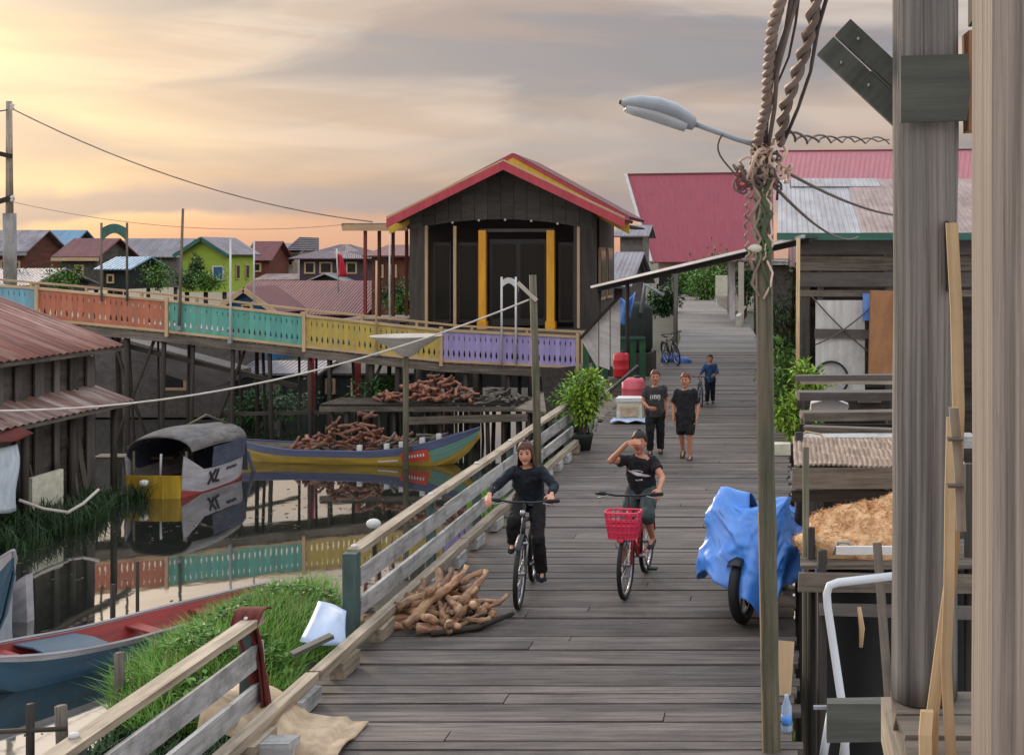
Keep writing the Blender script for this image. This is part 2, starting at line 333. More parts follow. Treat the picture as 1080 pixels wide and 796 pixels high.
# ------------------------------------------------------------------ bicycles
def ring_pts(c, r, n=28, ph=0): return [V(c)+V((0, cos(2*pi*k/n)*r, sin(2*pi*k/n)*r)) for k in range(n+1)]
def wheel(root, y, r, rimmat, tyre=.022, spokes=18):
    w = MB().tube(ring_pts((0,y,r),r-tyre), tyre, 8, cap=False).build('wheel','rubber',parent=root,smooth=True)
    MB().tube(ring_pts((0,y,r),r-tyre*2.1), .011, 6, cap=False).build('rim',rimmat,parent=w,smooth=True)
    mb = MB()
    for k in range(spokes):
        a = 2*pi*k/spokes; mb.tube([V((.022*(-1)**k,y,r)), V((0,y+cos(a)*(r-tyre*2),r+sin(a)*(r-tyre*2)))], .0022, 4)
    mb.build('spokes','steel',parent=w)
    MB().tube([(-.045,y,r),(.045,y,r)],.02,8).build('hub','steel',parent=w,smooth=True)
    return w
def bicycle(label, frame, loc, rot, basket=False, scale=1.0, lean=0, crank=0.0, wide=.29, group=None, rim='steel'):
    t = thing('bicycle', label, 'bicycle', (0,0,0), group); r = .32; yr = .98
    wheel(t, 0, r, rim); wheel(t, yr, r, rim)
    bb, st, hd0, hd1 = V((0,.56,.27)), V((0,.70,.74)), V((0,.10,.62)), V((0,.145,.80))
    mb = MB()
    mb.tube([hd0,hd1],.02,8).tube([hd0+V((0,.01,.03)),bb],.018,8).tube([bb,st],.016,8)
    if basket: mb.tube([hd1-V((0,0,.02)),(0,.3,.5),(0,.5,.38),bb+V((0,.02,.1))],.017,8)
    else: mb.tube([hd1-V((0,0,.03)),st-V((0,.01,.06))],.017,8)
    for s in (-1,1):
        mb.tube([bb+V((s*.02,0,0)),(s*.055,yr,r)],.010,6).tube([st-V((0,0,.08)),(s*.055,yr,r)],.009,6)
    mb.build('frame',frame,parent=t,smooth=True)
    mb = MB()
    for s in (-1,1): mb.tube([hd0+V((s*.02,0,-.0)),(s*.052,.05,.58),(s*.052,0,r)],.011,6)
    mb.tube([(-.055,.05,.585),(.055,.05,.585)],.016,6).build('fork',frame if basket else 'steel',parent=t,smooth=True)
    MB().tube([hd1,(0,.14,.93),(0,.06,.955)],.013,7).build('stem','steel',parent=t,smooth=True)
    hb = MB().tube([(-wide,.16,.955),(-wide*.7,.10,.96),(-.1,.06,.955),(.1,.06,.955),(wide*.7,.10,.96),(wide,.16,.955)],.0115,7).build('handlebar','black_paint',parent=t,smooth=True)
    for s in (-1,1):
        MB().tube([(s*wide*.72,.105,.96),(s*(wide+.02),.165,.955)],.018,8).build('grip','rubber',parent=hb,smooth=True)
        MB().tube([(s*wide*.6,.07,.95),(s*wide*.95,.085,.925)],.006,5).build('brake_lever','steel',parent=hb,smooth=True)
    MB().tube([st,(0,.715,.80)],.013,7).build('seat_post','steel',parent=t,smooth=True)
    MB().loft([(V((0,.56,.825)),V((.025,0,0)),V((0,0,.012))),(V((0,.66,.825)),V((.045,0,0)),V((0,0,.02))),(V((0,.76,.83)),V((.085,0,0)),V((0,0,.028))),(V((0,.83,.835)),V((.075,0,0)),V((0,0,.022)))],10).build('seat','black_paint',parent=t,smooth=True)
    ck = MB().tube([bb+V((-.07,0,0)),bb+V((.07,0,0))],.014,7)
    dc = V((0,sin(crank),-cos(crank)))*.16
    ck.tube([bb+V((.07,0,0)),bb+V((.085,0,0))+dc],.010,6).tube([bb+V((-.07,0,0)),bb+V((-.085,0,0))-dc],.010,6)
    c = ck.build('crank','steel',parent=t,smooth=True)
    for s in (-1,1): MB().box(bb+V((s*.13,0,0))+dc*s,(.09,.07,.02)).build('pedal','rubber',parent=c)
    MB().tube([bb+V((-.06,cos(a)*.09,sin(a)*.09)) for a in [i*pi/10 for i in range(21)]],.006,5).build('chain_ring','steel',parent=c)
    for y, a0, a1 in ((0,.15,2.3),(yr,.1,2.7)):
        mb = MB(); n = 14
        mb.rings([[V((x,y-cos(a0+(a1-a0)*k/n)*(r+.03)*(-1 if y else 1)*(-1 if y else 1)*( -1),r+sin(a0+(a1-a0)*k/n)*(r+.03))) for x in (-.026,0,.026)] for k in range(n+1)],closed=False)
        mb.build('mudguard',frame if basket else 'black_paint',parent=t,solid=.004,smooth=True)
    if basket:
        b = MB()
        def bk(u, a): # u 0 bottom..1 top
            w = .125+.035*u; d = .085+.02*u; return V((max(-w,min(w,1.25*w*cos(a))), -.10+max(-d,min(d,1.25*d*sin(a))), .60+.24*u))
        for u in (0,.25,.5,.75,1): b.tube([bk(u,2*pi*k/24) for k in range(25)],.007 if u<1 else .011,5,cap=False)
        for k in range(24): b.tube([bk(0,2*pi*k/24),bk(1,2*pi*k/24)],.006,5)
        for k in range(7): b.tube([(-.11+.037*k,-.19,.60),(-.11+.037*k,-.02,.60)],.006,5)
        bo = b.build('basket','basket_pink',parent=t)
        mb = MB(); mb.rings([[bk(u,2*pi*k/24)*1.0+V((0,.004,0)) for k in range(24)] for u in (.02,.55)],cap=False); mb.build('basket_panel','basket_pink',parent=bo,solid=.003)
        lm = MB().lathe([(.01,-.05),(.045,-.02),(.05,.03)],(0,0,0),12); 
        for i, v in enumerate(lm.v): lm.v[i] = V((v.x-.02,-.10-v.z,.54+v.y))
        l = lm.build('headlamp','steel',parent=t,smooth=True); MB().ball((-.02,-.135,.54),.042,10,6,(1,.35,1)).build('lens','lens',parent=l,smooth=True)
    else:
        MB().ball((0,.05,.86),.03,8,6).build('bell','steel',parent=t,smooth=True)
    t.location = loc; t.rotation_euler = (0,lean,rot); t.scale = (scale,)*3; return t

# ------------------------------------------------------------------ people
def remesh(ob, voxel, smooth=2):
    md = ob.modifiers.new('r','REMESH'); md.mode = 'VOXEL'; md.voxel_size = voxel; md.use_smooth_shade = True
    md = ob.modifiers.new('r','REMESH'); md.mode = 'VOXEL'; md.voxel_size = voxel; md.use_smooth_shade = True
    dg = bpy.context.evaluated_depsgraph_get(); dg.update(); me = bpy.data.meshes.new_from_object(ob.evaluated_get(dg))
    ob.modifiers.clear(); ob.data = me
    bm = bmesh.new(); bm.from_mesh(me)
    for _ in range(smooth): bmesh.ops.smooth_vert(bm, verts=bm.verts, factor=.5, use_axis_x=True, use_axis_y=True, use_axis_z=True)
    bm.to_mesh(me); bm.free(); me.polygons.foreach_set('use_smooth',[True]*len(me.polygons)); return ob
def limb(mb, pts, rr, n=12):
    # tapered tube with round ends
    pts = [V(p) for p in pts]; out = []; ro = []
    for i in range(len(pts)-1):
        for k in range(4): out.append(pts[i].lerp(pts[i+1],k/4)); ro.append(rr[i]+(rr[i+1]-rr[i])*k/4)
    out.append(pts[-1]); ro.append(rr[-1]); mb.tube(out, ro, n)
    for p, r in zip(pts, rr): mb.ball(p, r*.99, 10, 8)
def hand(mb, w, d, n, k, curl=.9):
    # palm from wrist w along d; fingers curl towards n
    d = d.normalized(); n = (n-d*n.dot(d)).normalized(); s = d.cross(n)
    mb.loft([(w+d*(.0*k),s*.020*k,n*.014*k),(w+d*.03*k,s*.032*k,n*.014*k),(w+d*.065*k,s*.034*k,n*.012*k),(w+d*.078*k,s*.030*k,n*.010*k)],10)
    for j, (o, L) in enumerate(((-.026,.056),(-.009,.064),(.009,.060),(.025,.048))):
        p = w+d*.07*k+s*o*k; pts = [p-d*.012*k, p]; dd = d.copy()
        for q in range(3):
            a = curl*(.55+.25*q); dd = (dd*cos(a)+n*sin(a)).normalized(); nn = (n-dd*n.dot(dd)); n2 = nn.normalized() if nn.length > 1e-3 else n
            pts.append(pts[-1]+dd*L*k*(.42,.32,.26)[q])
        mb.tube(pts,[.0085*k,.0085*k,.008*k,.0075*k,.006*k],7)
    p = w+d*.02*k-s*.024*k; e = (d*.6-s*.75+n*.35).normalized(); p2 = p+e*.034*k; e2 = (d*.75-s*.1+n*.6).normalized()
    mb.tube([p-e*.008*k,p,p2,p2+e2*.026*k],[.011*k,.011*k,.0095*k,.007*k],7)
def person(label, J, k=1.0, skin='skin', hair='hair_black', hairstyle='short', shirt='cloth_black', sleeve=.6, trouser='cloth_black', leg=1.0, shoe='shoe', vox=.0085, collar=None, tunic=0.0, loc=(0,0,0), rot=0, group=None, cap=None, extra=None, scale=1.0):
    t = thing('person', label, 'person', (0,0,0), group); J = {a: V(b) for a, b in J.items()}
    hip, ch, nk, hd = J['hip'], J['chest'], J['neck'], J['head']; fw = J.get('face', V((0,-1,0))).normalized()
    side = V((1,0,0)); upb = (nk-hip).normalized(); fr = side.cross(upb).normalized()*-1
    if fr.y > 0: fr = -fr
    side = (J['sR']-J['sL']).normalized()
    for q_ in ('sL','sR'): J[q_] = J[q_]-V((0,0,.022))-side*(.008 if q_ == 'sR' else -.008)   # L is image left
    body = MB()
    def torso(mb, add, low=-.02, loose=0):
        sec = [(hip+upb*low*k,.128+loose,.096+loose),(hip+upb*.07*k,.122+loose,.092+loose),(hip.lerp(ch,.5),.124+loose,.088+loose),(ch,.134,.092),(ch.lerp(nk,.55),.130,.080),(ch.lerp(nk,.88),.072,.055)] if loose else [(hip+upb*low*k,.118,.085),(hip+upb*.07*k,.112,.080),(hip.lerp(ch,.5),.108,.078),(ch,.132,.088),(ch.lerp(nk,.55),.128,.080),(ch.lerp(nk,.88),.075,.055)]
        mb.loft([(c, side*(a*k+add), fr*(b*k+add)) for c, a, b in sec],16)
    torso(body, -.004)
    # head
    hu = (hd-nk).normalized(); hu = (hu+V((0,0,1))).normalized(); fwd = (fw-hu*fw.dot(hu)).normalized(); sd = fwd.cross(hu)
    limb(body,[nk-upb*.03*k,nk.lerp(hd,.55)],[.042*k,.038*k])
    secs = []
    for i in range(13):
        u = -1+2*i/12; s = sqrt(max(.02,1-u*u)); w = .070*s*(1 if u > -.1 else 1+.16*(u+.1)); d = .088*s; c = hd+hu*(u*.108*k)+fwd*((-.004-.012*max(0,u)) if u > 0 else .010*(-u))*k
        secs.append((c, sd*w*k, fwd*d*k*(1.0 if u > -.5 else .98)))
    body.loft(secs,16)
    body.loft([(hd+hu*.022*k+fwd*.078*k,sd*.007*k,hu*.006*k),(hd-hu*.012*k+fwd*.092*k,sd*.011*k,hu*.009*k),(hd-hu*.024*k+fwd*.097*k,sd*.014*k,hu*.008*k),(hd-hu*.03*k+fwd*.080*k,sd*.012*k,hu*.004*k)],8)
    body.ball(hd-hu*.082*k+fwd*.062*k,.026*k,8,6)
    for s in (-1,1):
        body.ball(hd+sd*s*.070*k-hu*.008*k-fwd*.004*k,.018*k,8,6,(.5,1,1.5))
    for S in 'LR':
        sg = -1 if S == 'L' else 1
        limb(body,[J['s'+S],J['e'+S],J['w'+S]],[.040*k,.033*k,.022*k]); body.ball(J['s'+S]-upb*.006*k,.040*k,10,8)
        dd = J.get('hd'+S); dd = dd if dd is not None else (J['w'+S]-J['e'+S]).normalized()
        hand(body, J['w'+S], dd, J.get('hn'+S, V((-sg*.8,-.3,-.2))), k*1.12, J.get('curl', V((.7,0,0))).x)
        hj = hip+side*sg*.07*k; limb(body,[hj,J['k'+S],J['a'+S]],[.072*k,.047*k,.029*k])
        calf = J['k'+S].lerp(J['a'+S],.3); back = -fr*.012*k; body.ball(calf+back,.043*k,10,8,(1,1,1.6))
        fd = J.get('f'+S, V((0,-1,-.1))).normalized(); limb(body,[J['a'+S]-V((0,0,.03*k))-fd*.02*k,J['a'+S]-V((0,0,.045*k))+fd*.10*k],[.03*k,.022*k])
    b = body.build('body',skin,parent=t,calc=True); remesh(b,vox,2)
    # shirt
    m = MB(); torso(m,.014*k,-.10-tunic,.006)
    if tunic: m.loft([(hip-upb*.03*k,side*.135*k,fr*.10*k),(hip-V((0,0,tunic*k)),side*.15*k,fr*.115*k)],16)
    for S in 'LR':
        e = J['s'+S].lerp(J['e'+S],min(1,sleeve)); pts = [J['s'+S],e]; rr = [.054*k,(.060-.010*sleeve)*k]
        if sleeve > 1: pts.append(J['e'+S].lerp(J['w'+S],min(.96,sleeve-1))); rr = [.054*k,.045*k,.034*k]
        m.tube(pts,rr,12); m.ball(J['s'+S],.054*k,10,8)
        if sleeve > 1: m.ball(J['e'+S],.046*k,10,8)
    st = m.build('shirt',shirt,parent=t); remesh(st,vox*.9,2)
    def folds(o, amp, f, seed):
        vs_ = [(v.co.copy(), v.normal.copy()) for v in o.data.vertices]; out = []
        for c, n in vs_: out += list(c+n*amp*(noise.noise(c*f+V((seed,0,0)))+.5*noise.noise(c*f*2.3+V((0,seed,0)))))
        o.data.vertices.foreach_set('co', out); o.data.update()
    folds(st,.016*k,8/k,3); folds(st,.006*k,21/k,6)
    m = MB(); m.loft([(hip+upb*.05*k,side*.118*k,fr*.09*k),(hip-V((0,0,.03*k)),side*.128*k,fr*.10*k),(hip-V((0,0,.08*k)),side*.115*k,fr*.09*k)],14)
    for S in 'LR':
        sg = -1 if S == 'L' else 1; hj = hip+side*sg*.068*k; kn, an = J['k'+S], J['a'+S]
        if leg >= 1: m.tube([hj,kn,kn.lerp(an,.5),kn.lerp(an,1.02)],[.090*k,.068*k,.062*k,.058*k],12); m.ball(kn,.064*k,10,8)
        else: m.tube([hj,hj.lerp(kn,leg/.62 if leg<.62 else 1)]+([kn.lerp(an,(leg-.62)/.38)] if leg>.62 else []),[.088*k,.074*k]+([.066*k] if leg>.62 else []),12)
        if leg < 1 and leg > .62: m.ball(kn,.071*k,10,8)
        m.ball(hj,.086*k,10,8)
    tr = m.build('trousers' if leg >= 1 else 'shorts',trouser,parent=t); remesh(tr,vox*.9,2); folds(tr,.013*k,8/k,8); folds(tr,.005*k,20/k,4)
    for S in 'LR':
        fd = J.get('f'+S, V((0,-1,-.1))).normalized(); a = J['a'+S]; s2 = fd.cross(V((0,0,1))).normalized(); u2 = s2.cross(fd)
        MB().loft([(a-fd*.045*k-V((0,0,.045*k)),s2*.020*k,u2*.022*k),(a-fd*.02*k-V((0,0,.04*k)),s2*.036*k,u2*.036*k),(a+fd*.05*k-V((0,0,.05*k)),s2*.040*k,u2*.030*k),(a+fd*.11*k-V((0,0,.055*k)),s2*.038*k,u2*.024*k),(a+fd*.145*k-V((0,0,.06*k)),s2*.018*k,u2*.012*k)],12).build('shoe',shoe,parent=t,smooth=True)
    # hair as a shell over crown and back of the head
    mb = MB(); rg = []
    for i in range(13):
        u = i/12; ring = []
        for j in range(40):
            a = 2*pi*j/40; c = cos(a)    # c = 1 is the face
            if hairstyle == 'short': lim = .56-.62*min(1,max(0,(.62-c)/.5))-.55*min(1,max(0,(-.1-c)/.8))
            else: lim = .50-1.75*min(1,max(0,(.66-c)/.30))
            lim += .10*noise.noise(V((j*.55,k*5,2)))
            z = 1.05-(1.05-lim)*u; s = sqrt(max(.0,1-min(1,abs(z)/1.10)**2)) if z > -.1 else .97+.10*min(1,-z)
            ns = 1+.055*noise.noise(V((j*.8,i*.35,k*9)))+.03*noise.noise(V((j*1.9,i*.9,k*3)))
            ring.append(hd-fwd*.007*k+hu*z*.110*k+(fwd*c*.091+sd*sin(a)*.0745)*k*max(.05,s)*ns)
        rg.append(ring)
    h = mb.rings(rg,cap=False).build('hair',hair,parent=t,smooth=True,solid=.008*k)
    if cap:
        mb = MB(); mb.rings([[hd+hu*(.108*(.25+.9*u))*k+(fwd*cos(a)*.101+sd*sin(a)*.083)*k*sqrt(max(.01,1-u*u)) for a in [2*pi*j/18 for j in range(18)]] for u in [i/6 for i in range(7)]],cap=False)
        mb.loft([(hd+hu*.034*k+fwd*.08*k,sd*.07*k,hu*.006*k),(hd+hu*.026*k+fwd*.13*k,sd*.06*k,hu*.005*k),(hd+hu*.022*k+fwd*.15*k,sd*.03*k,hu*.004*k)],10)
        mb.build('cap',cap,parent=t,smooth=True,solid=.006*k)
    for s in (-1,1):
        MB().ball(hd+sd*s*.028*k+fwd*.079*k+hu*.014*k,.010*k,8,6,(1.3,.6,.7)).build('eye','eye',parent=t,smooth=True)
        MB().tube([hd+sd*s*.014*k+fwd*.085*k+hu*.032*k,hd+sd*s*.030*k+fwd*.083*k+hu*.036*k,hd+sd*s*.044*k+fwd*.074*k+hu*.031*k],.0042*k,5).build('eyebrow',hair,parent=t,smooth=True)
    MB().tube([hd-sd*.024*k+fwd*.078*k-hu*.050*k,hd+fwd*.088*k-hu*.056*k,hd+sd*.024*k+fwd*.078*k-hu*.050*k],[.003*k,.0062*k,.003*k],6).build('mouth','lip',parent=t,smooth=True)
    def decal(ctr, rt, upv, shapes, mat, name):
        me = st.data; bv = BVHTree.FromPolygons([v.co.copy() for v in me.vertices],[tuple(p.vertices) for p in me.polygons])
        m = MB(); nd = -(rt.cross(upv)).normalized()
        if nd.y < 0: nd = -nd
        for poly in shapes:
            # each shape is a strip of points left/right: [(u,v0,v1), ...]
            rgs = []
            for u, v0, v1 in poly:
                rw = []
                for q in range(5):
                    p = ctr+rt*u+upv*(v0+(v1-v0)*q/4); hit = bv.ray_cast(p-nd*.5, nd)
                    rw.append((hit[0] if hit[0] is not None else p)-nd*.004)
                rgs.append(rw)
            m.rings(rgs,closed=False)
        m.build(name,mat,parent=t,calc=False)
    if extra: extra(J, decal, side, k)
    t.location = loc; t.rotation_euler = (0,0,rot); t.scale = (scale,)*3
    return t

# riders; bicycle frame: front wheel contact at the origin, rear at y=.98, facing -y
B1 = V((-2.39,11.18,0)); B2 = V((-1.46,11.5,0)); r1 = radians(4); r2 = radians(-5)
bicycle('black bicycle ridden by the girl in dark clothes', 'black_paint', B1, r1, lean=radians(2), crank=0.25, wide=.29)
person('girl in dark top and black trousers riding the black bicycle', dict(hip=(0,.72,.875),chest=(.0,.60,1.10),neck=(.0,.555,1.215),head=(-.01,.515,1.335),face=(.0,-1,-.12),
    sL=(-.135,.58,1.175),eL=(-.285,.42,1.03),wL=(-.30,.215,.995),hdL=(.05,-.8,-.45),hnL=(.3,-.4,-.85),sR=(.135,.58,1.175),eR=(.27,.43,1.03),wR=(.27,.215,.995),hdR=(0,-.8,-.45),hnR=(-.2,-.4,-.85),
    kL=(-.11,.40,.71),aL=(-.13,.545,.49),kR=(.12,.44,.53),aR=(.135,.60,.20),fR=(.1,-1,-.1),curl=(.95,0,0)),
    skin='skin_pale', hair='hair_brown', hairstyle='bob', shirt='cloth_navy', sleeve=1.9, trouser='cloth_black', leg=1.0, shoe='cloth_navy', loc=B1, rot=r1, vox=.0075)
bicycle('red bicycle with a pink front basket and round headlamp ridden by the boy', 'red_paint', B2, r2, basket=True, crank=.5, wide=.30)
def shirt2(J, decal, side, k):
    c = J['hip'].lerp(J['chest'],.80); up = (J['neck']-J['hip']).normalized(); rt = side
    o = [[(u/8*.085-.0, -.012-.028*sqrt(max(0,1-(u/8)**2))-.018*u/8, -.012+.028*sqrt(max(0,1-(u/8)**2))-.018*u/8) for u in range(-8,9)]]
    decal(c, rt, up, [[(u/8*.115, .004-.014*sqrt(max(0,1-(u/8)**2))-.03*u/8, .004+.018*sqrt(max(0,1-(u/8)**2))-.03*u/8) for u in range(-8,9)],
                      [(-.095+.02*i, .012+.028*sin(i*.35+.3), .020+.028*sin(i*.35+.3)) for i in range(8)],
                      [(-.03,-.062,-.046),(-.012,-.062,-.046)],[(-.004,-.062,-.046),(.008,-.062,-.046)],[(.016,-.062,-.046),(.034,-.062,-.046)]], 'mark_white', 'shirt_print')
person('boy in a black T-shirt with a white print shading his eyes on the red bicycle', dict(hip=(0,.74,.88),chest=(.0,.68,1.13),neck=(.0,.655,1.25),head=(.0,.625,1.372),face=(-.05,-1,-.10),
    sL=(-.135,.67,1.205),eL=(-.265,.53,1.20),wL=(-.085,.475,1.385),hdL=(.85,-.12,.12),hnL=(.1,.6,-.6),sR=(.135,.67,1.205),eR=(.25,.52,1.04),wR=(.275,.225,.99),hdR=(0,-.8,-.45),hnR=(-.2,-.4,-.85),
    kL=(-.12,.46,.50),aL=(-.14,.55,.19),kR=(.13,.37,.70),aR=(.14,.57,.45),curl=(.35,0,0)),
    skin='skin', hair='hair_black', hairstyle='short', shirt='cloth_black', sleeve=.55, trouser='cloth_greygreen', leg=.70, shoe='shoe', loc=B2, rot=r2, vox=.0075, extra=shirt2)
# three children walking behind
def shirtA(J, decal, side, k):
    c = J['chest']-V((0,0,.03*k)); up = V((0,0,1))
    S_ = []
    for x0 in (-.075,-.02,.035):      # pale blurred capitals
        S_ += [[(x0*k,-.03*k,.03*k),((x0+.014)*k,-.03*k,.03*k)],[((x0+.03)*k,-.03*k,.03*k),((x0+.042)*k,-.03*k,.03*k)],[(x0*k,.018*k,.03*k),((x0+.042)*k,.018*k,.03*k)]]
    S_ += [[(-.07*k,-.05*k,-.042*k),(.07*k,-.05*k,-.042*k)]]
    decal(c, side, up, S_, 'mark_white', 'shirt_print')
person('boy in a charcoal T-shirt with pale lettering and long dark trousers walking on the left', dict(hip=(0,0,.70),chest=(0,0,.95),neck=(0,.0,1.09),head=(.0,-.015,1.225),face=(.05,-1,-.05),
    sL=(-.14,0,1.05),eL=(-.20,-.02,.84),wL=(-.10,-.17,.76),hdL=(.7,-.5,-.1),hnL=(.2,.6,.2),sR=(.14,0,1.05),eR=(.19,.05,.84),wR=(.18,-.02,.65),
    kL=(-.08,-.06,.385),aL=(-.08,.02,.07),kR=(.08,.02,.385),aR=(.085,.12,.09)), k=1.02,
    shirt='cloth_char', sleeve=.62, trouser='cloth_black', leg=1.0, hair='hair_brown', loc=(PX(691,19.9),19.9,0), rot=.1, vox=.0095, extra=shirtA, cap=None, scale=1.02)
person('boy in a long black T-shirt and knee shorts walking on the right with reddish hair', dict(hip=(0,0,.70),chest=(0,0,.95),neck=(0,.0,1.09),head=(.0,-.015,1.225),face=(-.1,-1,-.05),
    sL=(-.14,0,1.05),eL=(-.19,.03,.84),wL=(-.18,-.05,.66),sR=(.14,0,1.05),eR=(.19,.03,.84),wR=(.18,-.05,.66),
    kL=(-.07,.04,.385),aL=(-.06,.17,.12),fL=(0,-1,-.5),kR=(.07,-.05,.385),aR=(.075,-.02,.07)), k=1.02,
    shirt='cloth_black', sleeve=.85, trouser='cloth_black', leg=.62, tunic=.16, hair='hair_red', loc=(PX(723,19.4),19.4,0), rot=-.05, vox=.0095, scale=1.02)
bicycle('small dark bicycle pushed along by the child in blue far down the walk', 'black_paint', (PX(740,26.2),26.2,0), .15, scale=.66)
person('small child in a blue top walking with a small bicycle far down the walk', dict(hip=(0,0,.70),chest=(0,-.02,.95),neck=(0,-.03,1.09),head=(.0,-.05,1.225),face=(-.1,-1,-.2),
    sL=(-.14,-.02,1.05),eL=(-.22,-.12,.88),wL=(-.30,-.25,.80),sR=(.14,-.02,1.05),eR=(.19,-.08,.86),wR=(.10,-.25,.80),
    kL=(-.07,-.05,.385),aL=(-.08,.02,.07),kR=(.07,.03,.385),aR=(.08,.14,.09)), k=1.02,
    shirt='cloth_blue', sleeve=1.8, trouser='cloth_navy', leg=1.0, hair='hair_black', loc=(PX(749,26.7),26.7,0), rot=.1, vox=.011, scale=.80)
bicycle('bicycle parked at the left edge of the far walk', 'black_paint', (PX(716,36.4),36.0,0), radians(24), lean=radians(-9))
t = thing('spare_wheel', 'bicycle wheel leaning against the white board inside the kiosk', 'wheel', (0,0,0))
w = wheel(t, 0, .34, 'steel'); t.location = (.90,22.86,.58); t.rotation_euler = (0,radians(6),radians(78))
MB().box((1.0,22.75,.37),(1.2,.4,.40)).build('bench','dark_wood',base=(1.0,22.75,.2),label='dark bench under the spare wheel in the kiosk',cat='bench')

# ------------------------------------------------------------------ motorbike under a tarp
mo = thing('motorbike', 'motorbike at the right edge of the walk, hidden except for its front wheel', 'motorbike', (0,0,0))
w = MB().tube(ring_pts((0,0,.30),.25,32), .05, 10, cap=False).build('wheel','rubber',parent=mo,smooth=True)
MB().tube(ring_pts((0,0,.30),.20,28), .014, 6, cap=False).build('rim','steel',parent=w,smooth=True)
mb = MB()
for k in range(6): a = 2*pi*k/6; mb.tube([(0,0,.3),(0,cos(a)*.2,.3+sin(a)*.2)],.013,6)
mb.build('spokes','black_paint',parent=w); MB().tube([(-.07,0,.3),(.07,0,.3)],.035,10).build('hub','grey_metal',parent=w,smooth=True)
MB().tube(ring_pts((0,1.22,.30),.25,28), .055, 10, cap=False).build('wheel','rubber',parent=mo,smooth=True)
MB().rings([[V((x,-cos(a)*(.335-abs(x)*.25),.30+sin(a)*(.335-abs(x)*.25))) for x in (-.07,-.04,0,.04,.07)] for a in [.95+1.3*i/12 for i in range(13)]],closed=False).build('mudguard','black_paint',parent=mo,solid=.006,smooth=True)
mb = MB()
for s in (-1,1): mb.tube([(s*.085,0,.30),(s*.085,.16,.78)],.026,8)
mb.build('fork','steel',parent=mo,smooth=True)
MB().tube([(-.36,.26,1.0),(-.2,.2,.99),(0,.17,.93),(.2,.2,.99),(.36,.26,1.0)],.015,7).build('handlebar','black_paint',parent=mo,smooth=True)
MB().loft([(V((0,.14,.86)),V((.10,0,0)),V((0,0,.10))),(V((0,.3,.72)),V((.16,0,0)),V((0,0,.25))),(V((0,.55,.52)),V((.14,0,0)),V((0,0,.2))),(V((0,.8,.62)),V((.14,0,0)),V((0,0,.18))),(V((0,1.4,.72)),V((.10,0,0)),V((0,0,.10)))],14).build('body','tarp_dark_blue',parent=mo,smooth=True)
MB().loft([(V((0,.6,.76)),V((.10,0,0)),V((0,0,.04))),(V((0,.9,.80)),V((.14,0,0)),V((0,0,.06))),(V((0,1.35,.84)),V((.11,0,0)),V((0,0,.05)))],12).build('seat','black_paint',parent=mo,smooth=True)
MB().tube([(.08,.5,.2),(.12,.9,.26),(.13,1.45,.32)],[.03,.04,.045],8).build('exhaust','steel',parent=mo,smooth=True)
MB().tube([(-.1,.62,.3),(-.22,.66,.02)],.012,6).build('kick_stand','steel',parent=mo,smooth=True)
mrot = radians(-17); mloc = V((PX(785,10.62),10.75,0)); mo.location = mloc; mo.rotation_euler = (0,radians(-4),mrot); mo.scale = (.95,.95,.95)
RM = Matrix.Rotation(mrot,3,'Z')
def tarp(a, b):
    # a: 0 along the top .. 1 at the hem ; b runs round the bike
    th = 2*pi*b; s = a; c, sn = cos(th), sin(th)
    ry = .20+.95*(.5+.5*sn); wd = .40*exp(-((ry-.26)/.22)**2)+.12
    rx = c*wd; top = 1.00-.16*max(0,(ry-.4)/.8)+.16*exp(-((rx+.33)/.12)**2)*exp(-((ry-.28)/.25)**2)+.10*exp(-((rx-.36)/.12)**2)*exp(-((ry-.28)/.25)**2)
    rid = V((rx, ry, top))
    if a < .12:
        q = V((rx*.15, ry, top-.05)).lerp(rid, a/.12); return q+V((0,0,.03*noise.noise(V((q.x*6,q.y*6,0)))))
    s = (a-.12)/.88
    hx = .52*c*(1+.10*sin(th*3+1)); hy = .62+.86*sn if sn > 0 else .62+.76*sn
    hem = V((hx, hy-(.06 if sn < 0 else 0), .40+.07*sin(th*2+.6)+.05*sin(th*5)-.30*exp(-((th-5.2)/.20)**2)-.12*exp(-((th-3.7)/.3)**2)))
    p = rid.lerp(hem,s**.9); p.z = rid.z+(hem.z-rid.z)*(s**1.4)
    nrm = V((c,sn*.8,0)); f = .05*sin(th*5+1.2*s)*s+.03*sin(th*11+s*4)*s**1.2+.06*noise.noise(V((c*2.6,sn*2.6,s*3.0)))*(.3+s)
    q = V((c*1.9,sn*1.9,s*2.6)); f += .06*(.5-abs(noise.noise(q*1.3)))*s**.4+.03*(.5-abs(noise.noise(q*3.1+V((4,0,0)))))+.012*noise.noise(q*7)
    f += .045*(1-abs(noise.noise(V((th*1.1+s*1.6,s*1.2,5)))))**7*(.25+s)+.03*(1-abs(noise.noise(V((th*2.3-s*2.1,s*2.0,9)))))**8
    return p+nrm*f
mb = MB(); mb.grid(lambda a, b: RM @ tarp(a,b), 48, 190, 1.0, 3.4)
tp = mb.build('tarpaulin','tarp_blue',base=(0,0,0),smooth=True,solid=.003,label='bright blue tarpaulin draped over the motorbike',cat='tarpaulin'); tp.location = mloc; tp.scale = (.93,.93,.97)
